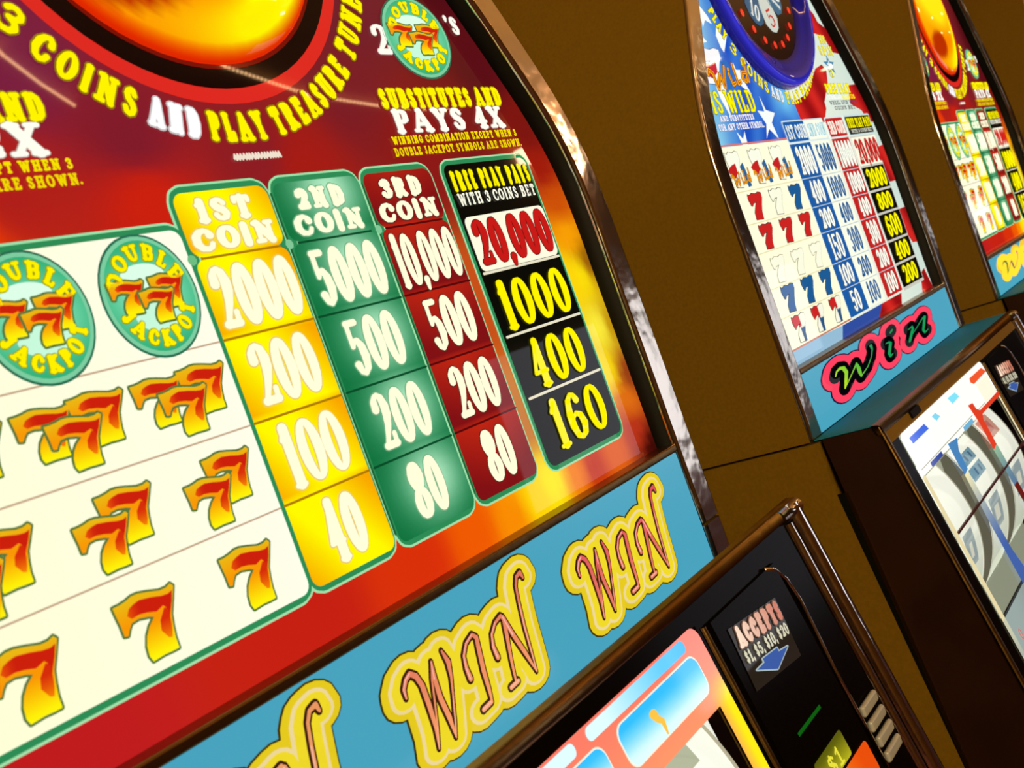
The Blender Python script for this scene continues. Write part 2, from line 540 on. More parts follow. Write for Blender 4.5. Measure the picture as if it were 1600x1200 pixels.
def flag_seven(ink, x, z, wdt, hgt, top, bot=None, layer=4, edge=(60, 50, 40)):
    P = [(0, .80), (.04, .98), (.16, .93), (.34, 1), (.6, .95), (.8, 1), (1, .96), (.98, .78), (.82, .55), (.66, .28), (.60, 0), (.10, .03), (.14, .28), (.34, .52), (.50, .66), (.28, .64), (.14, .54), (.07, .56)]
    P = [(x + a * wdt, z + b * hgt) for a, b in P]
    ink.stroke(closed(P), .0011, .0009, edge, layer, n=6)
    if bot is None:
        ink.poly(P, top, layer + 1)
    else:
        def col(px, pz):
            return top if (pz - z) / hgt > 0.55 and (px - x) / wdt < .55 else ((250, 248, 225) if (px - x) / wdt > .5 and (pz - z) / hgt > .5 else mix(bot, (250, 248, 225), 1 if (px - x) / wdt < .45 else 0))
        ink.poly(P, col, layer + 1, 0.002)


# ------------------------------------------------------------------ cabinet outlines
def _half_outline():
    """right half of the glass opening: straight side, wide shoulder, round head about the wheel"""
    P = [(.339, z) for z in (.00, .05)]
    P += [(.339, .100), (.3345, .150), (.3190, .200), (.2945, .250), (.2675, .300), (.2400, .350), (.2120, .400), (.1880, .440),
          (.1550, .487), (.1180, .528), (.0700, .562), (0.0, .580)]
    out = []
    Q = [P[0]] + P + [(-P[-2][0], P[-2][1])]
    for i in range(1, len(Q) - 2):
        for k in range(4):
            t = k / 4
            out.append(tuple(0.5 * ((2 * Q[i][c]) + (Q[i + 1][c] - Q[i - 1][c]) * t + (2 * Q[i - 1][c] - 5 * Q[i][c] + 4 * Q[i + 1][c] - Q[i + 2][c]) * t * t
                                    + (3 * Q[i][c] - Q[i - 1][c] - 3 * Q[i + 1][c] + Q[i + 2][c]) * t ** 3) for c in (0, 1)))
    out.append(P[-1])
    return out
HALF = _half_outline()

def arch(hw, zbot, cx=CX):
    """outline from lower left, up and over, to lower right with outward normals, set out by hw - .339"""
    R = [(.339, zbot), (.339, zbot * .66), (.339, zbot * .33)] + HALF
    full = [(-x, z) for x, z in R] + [(x, z) for x, z in R[::-1][1:]]
    L = []
    d = hw - .339
    for i, (x, z) in enumerate(full):
        a, b = full[max(0, i - 1)], full[min(len(full) - 1, i + 1)]
        tx, tz = b[0] - a[0], b[1] - a[1]
        m = math.hypot(tx, tz)
        nx, nz = -tz / m, tx / m
        if x == .339 or x == -.339:
            nx, nz = (1 if x > 0 else -1), 0
        L.append(((cx + x + nx * d, z + nz * d), (nx, nz)))
    return L

def door_y(z):
    return -0.097 - 0.175 * (-0.205 - z)

def place_glass(x, z, d):
    return (x, -0.0005 - d, z)
def place_sign(x, z, d):
    return (x, -0.018 - d, z)
def place_door(x, z, d):
    return (x, door_y(z) - d - .0008, z - 0.175 * d)

ARCH_GLASS = [p for p, n_ in arch(0.340, -0.1275)]


# ------------------------------------------------------------------ artwork: red and gold paytable
ANCH = [(.65, .30, (112, 26, 40)), (.80, .25, (92, 14, 22)), (.62, .24, (122, 26, 36)), (.84, .19, (125, 22, 16)), (.75, .20, (122, 22, 22)),
        (.52, .19, (140, 28, 35)), (.42, .20, (128, 26, 42)), (.36, .25, (120, 28, 62)), (.30, .32, (120, 28, 62)), (.25, .22, (150, 28, 40)),
        (.33, .175, (175, 30, 25)), (.30, .152, (235, 60, 5)), (.24, .15, (240, 80, 5)), (.42, .165, (205, 32, 14)), (.55, .175, (165, 27, 20)),
        (.69, .18, (140, 24, 22)), (.84, .155, (160, 28, 12)), (.848, .12, (205, 80, 8)), (.848, .09, (250, 160, 5)), (.848, .05, (255, 226, 10)), (.848, .0, (255, 240, 60)),
        (.83, .05, (255, 215, 10)), (.866, .06, (150, 90, 8)), (.866, 0, (190, 140, 10)), (.866, -.05, (150, 60, 20)), (.832, -.04, (255, 225, 20)), (.85, -.07, (225, 110, 20)),
        (.845, -.10, (185, 50, 25)), (.80, -.107, (225, 95, 10)), (.862, -.12, (60, 8, 4)), (.76, -.11, (195, 50, 10)), (.735, -.108, (245, 130, 10)), (.70, -.104, (255, 238, 10)), (.67, -.11, (255, 215, 5)),
        (.64, -.115, (250, 140, 2)), (.59, -.110, (240, 90, 2)), (.53, -.11, (218, 48, 10)), (.42, -.11, (198, 32, 18)), (.25, -.11, (192, 28, 30)),
        (.692, .05, (200, 80, 25)), (.692, -.05, (200, 120, 40)), (.20, 0, (210, 50, 15)), (.5, .36, (110, 24, 40)), (.8, .34, (80, 12, 20))]
def fire(x, z):
    sw = 0.0
    c = [0, 0, 0]
    for ax_, az, col in ANCH:
        d2 = (x - ax_) ** 2 + (z - az) ** 2
        w_ = 1.0 / (d2 + 0.00008) ** 2
        sw += w_
        for i in range(3):
            c[i] += col[i] * w_
    return tuple(v / sw for v in c)

CREAM = (255, 255, 218)
YEL = (255, 243, 0)

def jackpot_art():
    k = Ink(place_glass)
    k.poly(ARCH_GLASS, fire, 0, 0.009)
    # printed ring round the wheel window
    cx, cz = .5095, .379
    k.poly(ell_pts(cx, cz, .157, .157, n=72), (222, 40, 32), 1)
    k.poly(ell_pts(cx, cz, .1465, .1465, n=72), (14, 1, 3), 2)
    k.poly(ell_pts(cx, cz, .1330, .1330, n=72), (120, 10, 4), 3)
    # words on the arc
    rr = .1825
    for s_, a0, a1, c in (('PLAY', 196, 211, YEL), ('3', 214, 219.5, YEL), ('COINS', 222, 244.5, YEL), ('AND', 246.8, 259, (255, 255, 255)),
                          ('PLAY', 261, 277, YEL), ('TREASURE', 279.5, 313, YEL), ('TUNES', 316, 340, YEL)):
        text(k, s_, 0, rr * R_(a1 - a0), -.001, .0190, .0023, c, 5, .0011, (150, 120, 10) if c == YEL else (200, 190, 190), gap=.14,
             path=arc_path(cx, cz, rr, R_(a0)), penz=.0022, thin=.85)
    # prize table
    green, pale = (75, 165, 115), (160, 225, 170)
    rows = [.1225, .0705, .0165, -.0370, -.0915]
    def frame(P, lay=2):
        k.stroke(closed(P), .0052, .0052, pale, lay, n=8)
        k.stroke(closed(P), .0036, .0036, (45, 140, 85), lay + 1, n=8)
    frame(rrect(.2085, .4300, rows[4], .1430, .008))
    frame(rrect(.4345, .5085, rows[4], .1655, .008)); frame(rrect(.5175, .5975, rows[4], .1655, .008)); frame(rrect(.6065, .6815, rows[4], .1655, .008))
    frame(rrect(.7025, .8205, -.0935, .1655, .008))
    def creamf(x, z):
        return mix((255, 255, 212), (255, 255, 236), (x - .2) / .25)
    k.poly(rrect(.2085, .4305, rows[4], .1430, .007), creamf, 4, .02)
    for z in rows[1:4]:
        k.stroke([(.2085, z), (.4300, z)], .0006, .0006, (196, 160, 130), 5, n=6)
    cols = (((.4335, .5105)), (.5155, .6005), (.6050, .6845))
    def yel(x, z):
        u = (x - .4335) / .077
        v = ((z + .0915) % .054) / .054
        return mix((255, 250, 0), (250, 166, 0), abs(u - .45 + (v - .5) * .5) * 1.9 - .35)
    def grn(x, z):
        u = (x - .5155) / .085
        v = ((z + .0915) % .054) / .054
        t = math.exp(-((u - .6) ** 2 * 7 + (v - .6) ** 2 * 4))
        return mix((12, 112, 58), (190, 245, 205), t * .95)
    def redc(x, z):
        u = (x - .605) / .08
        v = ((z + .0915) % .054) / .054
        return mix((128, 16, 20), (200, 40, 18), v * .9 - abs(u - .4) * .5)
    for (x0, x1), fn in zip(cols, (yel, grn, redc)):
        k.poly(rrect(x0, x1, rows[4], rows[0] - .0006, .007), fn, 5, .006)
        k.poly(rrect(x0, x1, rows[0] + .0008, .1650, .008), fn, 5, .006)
        line = {0: (175, 120, 0), 1: (8, 75, 40), 2: (85, 8, 10)}[cols.index((x0, x1))]
        for z in rows[1:4]:
            k.stroke([(x0, z), (x1, z)], .0010, .0009, line, 6, n=6)
        k.stroke([(x0 + .006, rows[0]), (x1 - .006, rows[0])], .0009, .0009, line, 6, n=6)
    for xs in (.5130, .6028):
        k.stroke([(xs, rows[4] + .008), (xs, .158)], .0009, .0009, (30, 95, 50), 6, n=6)
        k.stroke([(xs, rows[0])], .0035, .0035, (130, 200, 150), 7, n=8)
    k.stroke([(.4318, rows[0])], .0035, .0035, (110, 190, 130), 7, n=8)
    oc = ((236, 200, 110), (120, 175, 130), (110, 30, 25))
    for i, (a, (x0, x1)) in enumerate(zip(('1ST', '2ND', '3RD'), cols)):
        mid = (x0 + x1) / 2
        text(k, a, mid - .0265, mid + .0225, .1440, .1600, .0033, CREAM, 9, .0009, oc[i], gap=.02, penz=.0026, thin=.62)
        text(k, 'COIN', mid - .036, mid + .034, .1258, .1415, .0034, CREAM, 9, .0009, oc[i], gap=.01, penz=.0026, thin=.62)
    nums = (('2000', '200', '100', '40'), ('5000', '500', '200', '80'), ('10,000', '500', '200', '80'))
    for i, (col, (x0, x1)) in enumerate(zip(nums, cols)):
        mid = (x0 + x1) / 2
        for j, s_ in enumerate(col):
            wd = {6: .076, 4: .071, 3: .056, 2: .036}[len(s_)]
            zt = rows[j] - .0055
            text(k, s_, mid - wd / 2, mid + wd / 2, zt - .0420, zt, .0041 if len(s_) < 6 else .0033, CREAM, 9, .0009, oc[i], gap=.0, penz=.0032, thin=.55)
    # free play column
    k.poly(rrect(.7020, .8215, -.0935, .1655, .008), (8, 10, 6), 4)
    k.poly(rrect(.7045, .8210, .0740, .1205, .006), (255, 252, 225), 6)
    for a, b in ((.0725, 1), (.0180, 1), (-.0350, 1)):
        k.stroke([(.7055, a), (.8195, a)], .0012, .0013, (235, 228, 200), 6, n=6)
    text(k, 'FREE PLAY PAYS', .7060, .8185, .1425, .1595, .0021, YEL, 9, .0005, (140, 130, 0), gap=.06, penz=.0016)
    text(k, 'WITH 3 COINS BET', .7060, .8185, .1300, .1405, .0011, (250, 248, 225), 9, gap=.06, penz=.0012, thin=.7)
    text(k, '20,000', .7080, .8190, .0775, .1180, .0044, (198, 26, 22), 9, .0008, (120, 20, 15), gap=.03, penz=.0032)
    for s_, zt, x0, x1 in (('1000', .0640, .7100, .8140), ('400', .0105, .7205, .8040), ('160', -.0425, .7215, .8060)):
        text(k, s_, x0, x1, zt - .0420, zt, .0048, YEL, 9, .0004, (190, 180, 0), gap=.06, penz=.0034)
    # badges in the first row
    for bx in (.2485, .3220, .3950):
        badge(k, bx, .1060, .0315, .0362, 6)
    # rows of flame sevens
    for i in range(3):
        x = .2883 - .0714 + i * .0714
        flame_seven(k, x, .0312, .0330, .0280, 6)
        flame_seven(k, x + .0320, .0316, .0345, .0290, 6)
        flame_seven(k, x + .0150, .0222, .0335, .0285, 10)
        x = .2983 - .0711 + i * .0711
        flame_seven(k, x + .0177, -.0228, .0348, .0300, 6)
        flame_seven(k, x, -.0330, .0330, .0290, 10)
        x = .3046 - .0705 + i * .0705
        flame_seven(k, x, -.0850, .0378, .0362, 6)
    # left and right captions
    def caption(x0, x1, pays):
        text(k, 'SUBSTITUTES AND', x0, x1, .2145, .2310, .0023, YEL, 6, .0009, (165, 145, 0), gap=.02, penz=.0020, thin=.8)
        text(k, pays, x0 + .006, x1 - .006, .1940, .2140, .0038, (255, 255, 240), 6, .0006, (190, 170, 160), gap=.02, penz=.0026, thin=.6)
        text(k, 'WINNING COMBINATION EXCEPT WHEN 3', x0 - .003, x1 + .004, .1855, .1920, .0008, (245, 225, 0), 6, gap=.08, thin=.9)
        text(k, 'DOUBLE JACKPOT SYMBOLS ARE SHOWN.', x0 - .005, x1 + .006, .1760, .1828, .0008, (240, 215, 0), 6, gap=.08, thin=.9)
    caption(.6560, .8180, 'PAYS 4X')
    caption(.2050, .3720, 'PAYS 2X')
    badge(k, .7300, .2750, .0400, .0350, 6)
    badge(k, .2900, .2750, .0400, .0350, 6)
    text(k, '2', .6735, .6935, .2590, .2850, .0034, (255, 255, 240), 6, .0006, (200, 180, 170), penz=.0026)
    text(k, "'S", .7755, .7935, .2790, .2960, .0024, (255, 255, 240), 6, .0005, (200, 180, 170), penz=.0022)
    # a thin line of small print, too small to read
    x = .4935
    while x < .5330:
        wv = random.choice((.0014, .0018, .0022))
        k.stroke([(x, .1842), (x + wv * .5, .1866), (x + wv, .1834)], .0010, .0011, (240, 225, 205), 6, n=6)
        x += wv + .0009
    return k

# ------------------------------------------------------------------ artwork: stars and stripes paytable
def wild_art():
    k = Ink(place_glass)
    def base(x, z):
        return mix((236, 244, 226), (208, 226, 214), (x - .6) / .25)
    k.poly(ARCH_GLASS, base, 0, .02)
    def blue(x, z):
        t = max(0.0, min(1.0, (x - .24) / .10 + (.20 - z) * 0))
        c = mix((150, 220, 240), (28, 78, 190), (x - .245 - (z - .18) * .35) / .08)
        g = math.exp(-(((x - .50) / .05) ** 2 + ((z - .21) / .03) ** 2))
        c = mix(c, (120, 205, 245), g)
        g2 = .5 + .5 * sin((x * 1.2 - z) * 75)
        return mix(c, (90, 165, 235), g2 * .45)
    k.poly([(.300, .350), (.33, .385), (.383, .39), (.388, .305), (.414, .261), (.514, .224), (.533, .205), (.540, .186), (.540, .150), (.1975, .150), (.2225, .218), (.2500, .270), (.280, .318)], blue, 1, .008)
    WHT = (250, 254, 250)
    for P in ([(.318, .342), (.337, .324), (.342, .313), (.325, .318), (.312, .308), (.315, .323), (.307, .328)],
              [(.293, .308), (.300, .295), (.308, .288), (.283, .286)],
              [(.355, .313), (.360, .298), (.377, .299), (.349, .275), (.344, .282), (.342, .298)],
              [(.366, .263), (.367, .252), (.396, .252), (.379, .239), (.390, .218), (.366, .230), (.359, .243), (.362, .252)],
              [(.413, .216), (.419, .196), (.446, .191), (.424, .178), (.429, .155), (.407, .170), (.388, .157), (.404, .177), (.390, .196), (.412, .194)],
              [(.287, .230), (.323, .239), (.305, .213), (.300, .187), (.288, .214)],
              [(.30, .170), (.312, .160), (.325, .170), (.320, .150), (.305, .150)],
              [(.25, .27), (.262, .25), (.28, .246), (.262, .236), (.255, .215), (.245, .22), (.242, .24), (.250, .262)]):
        k.poly(P, WHT, 2)
    def red(x, z):
        return mix((150, 14, 18), (214, 40, 34), .5 + .5 * sin(x * 70 + z * 40))
    for P in ([(.682, .36), (.728, .362), (.750, .347), (.756, .334), (.793, .322), (.821, .281), (.777, .284), (.758, .310), (.712, .315), (.679, .310), (.686, .328), (.691, .352)],
              [(.530, .205), (.580, .214), (.626, .233), (.669, .256), (.704, .263), (.717, .254), (.703, .233), (.658, .203), (.656, .193), (.628, .172), (.535, .172)],
              [(.795, .229), (.843, .231), (.866, .210), (.871, .182), (.859, .165), (.835, .165), (.819, .186), (.775, .198)],
              [(.835, .122), (.868, .125), (.868, .062), (.833, .062)],
              [(.833, .015), (.869, .016), (.873, -.046), (.843, -.044), (.830, -.028)],
              [(.825, -.096), (.854, -.090), (.868, -.1275), (.800, -.1275)],
              [(.60, -.108), (.70, -.108), (.68, -.1275), (.56, -.1275)]):
        k.poly(P, red, 2, .008)
    k.poly([(.42, -.108), (.60, -.108), (.56, -.1275), (.40, -.1275)], (48, 78, 160), 2)
    k.poly([(.19, -.104), (.42, -.108), (.40, -.1275), (.19, -.1275)], (150, 190, 215), 2)
    # arc lettering round the wheel
    cx, cz, rr = .525, .395, .1930
    for s_, a0, a1, c in (('PLAY', 199, 213, YEL), ('3', 216, 221, YEL), ('COINS', 224, 247, YEL), ('AND', 249, 261, (235, 245, 255)),
                          ('PLAY', 264, 282, YEL), ('PATRIOTIC', 285, 320, YEL), ('TUNES', 323, 342, YEL)):
        text(k, s_, 0, rr * R_(a1 - a0), 0, .0175, .0017, c, 5, .0010, (120, 110, 30), gap=.14, path=arc_path(cx, cz, rr, R_(a0)), thin=.75)
    k.poly(ell_pts(cx, cz, .1725, .1725, n=64), (30, 34, 120), 3)
    # left captions
    flag_seven(k, .262, .232, .070, .048, (250, 250, 250), None, 3, (70, 70, 110))
    k.poly([(.270, .253), (.275, .262), (.292, .258), (.310, .263), (.305, .248), (.285, .240), (.272, .243)], (205, 35, 60), 5)
    k.poly([(.325, .262), (.345, .264), (.350, .245), (.330, .225), (.320, .226)], (40, 110, 190), 5)
    for s_, c, o in ((0, (190, 70, 10), .0040), (1, (255, 190, 20), .0)):
        pass
    WILD = [[(.02, .8, .7), (.06, 1, .8), (.14, .8, 1), (.16, .1, 1), (.3, .7, .6), (.32, .1, 1), (.46, 1, .6)],
            [(.52, .6, .8), (.54, .1, .8), (.62, .15, .5)], [(.54, .82, .8)],
            [(.68, 1, .8), (.68, .08, .8), (.76, .15, .5)],
            [(1.0, 1.05, .8), (.97, .1, .9)], [(.96, .5, .6), (.86, .55, .7), (.83, .25, .8), (.9, .08, .6), (.96, .3, .6)]]
    def wild(x0, x1, z0, z1, slope, pen, lay):
        for L in WILD:
            P = [(x0 + (x1 - x0) * u, z0 + (z1 - z0) * v + slope * u, wt) for u, v, wt in L]
            k.stroke([(p[0], p[1], p[2], pen * .9) for p in P], pen, pen, (95, 45, 10), lay, n=8)
            k.stroke([(p[0], p[1], p[2], pen * .45) for p in P], pen, pen, (255, 178, 20), lay + 1, n=8)
            k.stroke(P, pen * .55, pen * .55, (190, 80, 10), lay + 2, n=8)
    wild(.270, .396, .222, .250, .012, .0024, 7)
    text(k, 'IS WILD', .252, .388, .1945, .2235, .0030, YEL, 6, .0010, (120, 120, 20), gap=.06, penz=.0020, thin=.8)
    text(k, 'AND SUBSTITUTES', .262, .368, .1840, .1915, .0009, (250, 250, 255), 6, .0005, (90, 90, 160), gap=.08, thin=.9)
    text(k, 'FOR ANY OTHER SYMBOL.', .250, .392, .1725, .1808, .0009, (250, 250, 255), 6, .0005, (90, 90, 160), gap=.08, thin=.9)
    # right captions
    text(k, 'BIG', .730, .760, .297, .312, .0016, YEL, 6, .0008, (120, 110, 40), gap=.1)
    text(k, 'SPIN', .712, .775, .278, .293, .0018, YEL, 6, .0008, (120, 110, 40), gap=.1)
    star = []
    for i in range(10):
        a = R_(90 + 36 * i)
        r_ = .0175 if i % 2 == 0 else .0075
        star.append((.738 + r_ * 1.5 * cos(a), .262 + r_ * sin(a)))
    k.poly(star, (60, 130, 170), 5)
    k.poly([(.738 + (x - .738) * .5, .262 + (z - .262) * .5) for x, z in star], (225, 240, 240), 6)
    text(k, '3', .722, .742, .242, .256, .0018, YEL, 7, .0008, (90, 100, 40))
    text(k, 'FREE PLAY', .680, .796, .2160, .2310, .0024, YEL, 6, .0008, (130, 120, 30), gap=.06, thin=.8)
    text(k, 'WINS ON EACH', .678, .740, .2070, .2130, .0008, (245, 245, 235), 6, gap=.08, thin=.9)
    text(k, 'BONUS', .745, .806, .2060, .2130, .0010, YEL, 6, gap=.08, thin=.9)
    text(k, 'WHEEL SPIN WITH', .676, .806, .1975, .2040, .0008, (60, 60, 90), 6, gap=.08, thin=.9)
    text(k, 'COINS BET', .690, .790, .1890, .1950, .0008, (60, 60, 60), 6, gap=.08, thin=.9)
    # table
    top, hb = .1790, .1450
    rows = [.1450, .0950, .0540, .0170, -.0280, -.0655, -.1045]
    k.poly([(.198, -.1045), (.456, -.1045), (.456, .1525), (.198, .1525)], (255, 255, 222), 3)
    k.stroke([(.198, .1540), (.456, .1540)], .0012, .0012, (225, 120, 110), 4, n=6)
    k.stroke([(.198, -.1055), (.456, -.1055)], .0012, .0012, (205, 120, 90), 4, n=6)
    for z in rows[1:6]:
        k.stroke([(.198, z), (.456, z)], .0007, .0007, (238, 226, 170), 4, n=6)
    spec = (((.457, .5380), (28, 92, 165), 'blue'), ((.540, .6180), (252, 254, 232), 'white'), ((.6290, .7080), (196, 34, 32), 'red'))
    for (x0, x1), c, nm in spec:
        bottom = rows[-1]
        k.poly([(x0, bottom), (x1, bottom), (x1, rows[0]), (x0, rows[0])], c, 4)
        for z in rows[1:6]:
            k.stroke([(x0, z), (x1, z)], .0007, .0007, (190, 205, 215), 5, n=6)
        k.poly(rrect(x0 - .001, x1 + .001, hb + .001, top, .003), (215, 232, 236), 4)
        k.poly(rrect(x0 + .001, x1 - .001, hb + .003, top - .002, .003), c, 5)
    wcol = (250, 252, 236)
    for (x0, x1), s_, c, o in (((.462, .536), '1ST COIN', wcol, (120, 160, 200)), ((.544, .614), '2ND COIN', (130, 195, 210), (250, 250, 240)), ((.634, .704), '3RD COIN', wcol, (230, 150, 140))):
        text(k, s_, x0, x1, .152, .172, .0014, c, 7, .0007, o, gap=.05, thin=.8)
    B, W_, RR = wcol, (30, 86, 140), wcol
    tbl = ((('2000', '400', '200', '150', '100', '50'), B), (('5000', '1000', '400', '300', '200', '100'), W_), (('10000', '1000', '400', '300', '200', '100'), RR))
    for (col, c), ((x0, x1), bg, nm) in zip(tbl, spec):
        m_ = (x0 + x1) / 2
        for j, s_ in enumerate(col):
            wd = {5: .071, 4: .062, 3: .050, 2: .036}[len(s_)]
            zt, zb = rows[j] - .004, rows[j + 1] + .004
            o = (60, 60, 60) if nm != 'white' else (210, 220, 215)
            text(k, s_, m_ - wd / 2, m_ + wd / 2, zb, zt, .0032, c, 7, .0006, o, gap=.04, penz=.0025, thin=.75)
    k.poly([(.7150, -.1075), (.8320, -.1075), (.8320, rows[0]), (.7150, rows[0])], (205, 202, 190), 3)
    k.poly(rrect(.7180, .8460, hb + .001, .1800, .003), (205, 225, 225), 3)
    k.poly(rrect(.7205, .8430, hb + .003, .1770, .003), (22, 24, 14), 4)
    text(k, 'FREE PLAY PAYS', .7240, .8400, .1585, .1740, .0015, YEL, 7, .0004, (140, 130, 0), gap=.05, thin=.7)
    text(k, 'WITH 3 COINS BET', .7300, .8340, .1500, .1560, .0007, (225, 225, 205), 7, gap=.06, thin=.8)
    k.poly([(.7170, .0965), (.8310, .0965), (.8420, .1430), (.7170, .1430)], (255, 252, 226), 4)
    text(k, '20,000', .7210, .8360, .0985, .1400, .0042, (190, 26, 24), 7, .0006, (110, 15, 15), gap=.02, penz=.003)
    for s_, j in (('2000', 1), ('800', 2), ('600', 3), ('400', 4), ('200', 5)):
        zt, zb = rows[j] - .0018, rows[j + 1] + .0018
        k.poly([(.7175, zb), (.8290, zb), (.8300, zt), (.7175, zt)], (10, 10, 6), 4)
        hw_ = {4: .047, 3: .037}[len(s_)]
        text(k, s_, .7735 - hw_, .7735 + hw_, zb + .003, zt - .003, .0040, YEL, 7, .0004, (150, 140, 0), gap=.05, penz=.0028, thin=.7)
    # symbols
    for i in range(3):
        x = .232 + i * .0705
        flag_seven(k, x + .006, .100, .040, .046, (253, 254, 232), None, 4, (120, 110, 80))
        k.poly([(x, .123), (x + .012, .128), (x + .028, .131), (x + .026, .118), (x + .010, .110)], (200, 35, 35), 6)
        k.poly([(x + .038, .126), (x + .050, .131), (x + .055, .100), (x + .044, .099)], (45, 100, 150), 6)
        wild(x + .002, x + .058, .101, .117, .004, .0013, 7)
    sx = (.262, .330, .398)
    RED, WH, BL = (205, 36, 34), (253, 253, 226), (28, 92, 150)
    for i, c in enumerate((RED, WH, BL)):
        flag_seven(k, sx[i], .0570, .0430, .0340, c)
    for i in range(3):
        flag_seven(k, sx[i], .0190, .0420, .0320, RED)
        flag_seven(k, sx[i], -.0245, .0430, .0330, WH, edge=(150, 140, 100))
        flag_seven(k, sx[i], -.0630, .0430, .0340, BL)
        flag_seven(k, sx[i], -.1020, .0440, .0340, RED, (40, 85, 130))
    return k


# ------------------------------------------------------------------ WIN signs
WIN = {
 'w1': ([(-0.077, 0.0102), (-0.0765, 0.0157), (-0.0723, 0.0203), (-0.0675, 0.0222), (-0.0633, 0.0186), (-0.061, 0.0114), (-0.0612, -0.0019), (-0.0622, -0.0163), (-0.0657, -0.0289)], (.4, .7, .8, .9, 1, 1, 1, .8, .3)),
 'w2': ([(-0.0657, -0.0289), (-0.0608, -0.0169), (-0.0555, -0.0015), (-0.0516, 0.0105), (-0.0467, 0.0208)], (.3, .4, .4, .4, .3)),
 'w3': ([(-0.0467, 0.0208), (-0.0490, 0.01), (-0.0500, -0.0022), (-0.0484, -0.0165), (-0.0487, -0.03)], (.4, .9, 1, 1, .3)),
 'w4': ([(-0.0487, -0.03), (-0.0441, -0.0196), (-0.039, -0.0066), (-0.0345, 0.0052), (-0.0325, 0.0143), (-0.0348, 0.023)], (.3, .4, .4, .6, 1, .4)),
 'i1': ([(-0.0184, -0.0042), (-0.0188, 0.0036), (-0.0172, 0.0114), (-0.0112, 0.0176), (-0.0030, 0.0205), (0.0000, 0.017), (-0.0015, 0.0099), (-0.0043, -0.0046), (-0.0056, -0.0182), (-0.0067, -0.0256)], (1, .8, .6, .6, .6, .9, 1, 1, .8, .5)),
 'i2': ([(-0.0169, -0.0267), (-0.0074, -0.0257)], (.9, .9)),
 'n1': ([(0.0134, -0.0034), (0.0127, 0.0047), (0.0153, 0.0124), (0.0225, 0.0180), (0.0303, 0.0200), (0.0321, 0.0166), (0.0292, 0.0045), (0.025, -0.0113), (0.0224, -0.0241)], (1, .8, .6, .6, .7, .9, .9, .7, .5)),
 'n2': ([(0.0156, -0.0265), (0.0247, -0.0258)], (.9, .9)),
 'n3': ([(0.0320, 0.0183), (0.0358, 0.0036), (0.0411, -0.0115), (0.0463, -0.0289)], (.8, 1, 1, .3)),
 'n4': ([(0.0463, -0.0289), (0.0482, -0.0141), (0.0502, 0.0029), (0.0534, 0.0196), (0.0564, 0.0319), (0.0604, 0.0373), (0.0657, 0.0385), (0.0670, 0.0341)], (.3, .5, .6, .6, .6, .7, .9, .5)),
}
WIN_I = {
 'w1': ([(0.2871, -0.1553), (0.2960, -0.1508), (0.3090, -0.1496), (0.3209, -0.1517), (0.3252, -0.1584), (0.3146, -0.1674), (0.304, -0.1744)], (.3, .5, .8, 1, 1, .9, .4)),
 'w2': ([(0.304, -0.1744), (0.334, -0.1662), (0.3678, -0.1563)], (.3, .3, .5)),
 'w3': ([(0.3678, -0.1563), (0.3698, -0.1627), (0.3695, -0.1685), (0.37, -0.1736)], (.6, 1, 1, .5)),
 'w4': ([(0.37, -0.1736), (0.4033, -0.1682), (0.4285, -0.1595), (0.4402, -0.1518), (0.4396, -0.1466)], (.4, .3, .3, .5, .9)),
 'i1': ([(0.4980, -0.156), (0.5120, -0.1562), (0.5170, -0.1590), (0.4990, -0.1699), (0.4995, -0.1744), (0.5126, -0.1734)], (.3, .5, 1, 1, .7, .3)),
 'i2': ([(0.5314, -0.1461), (0.5420, -0.1443)], (.6, .6)),
 'n1': ([(0.6099, -0.1571), (0.6320, -0.1560), (0.6300, -0.1600), (0.6188, -0.1646), (0.5995, -0.1726)], (.3, .5, .9, 1, .9)),
 'n2': ([(0.6113, -0.1676), (0.65, -0.1616), (0.6852, -0.1554), (0.7000, -0.1539)], (.3, .3, .4, .7)),
 'n3': ([(0.7039, -0.1545), (0.6874, -0.1642), (0.6760, -0.1704), (0.6800, -0.1751), (0.7005, -0.1737)], (1, 1, .9, .6, .3)),
}
BLUE = (70, 163, 190)

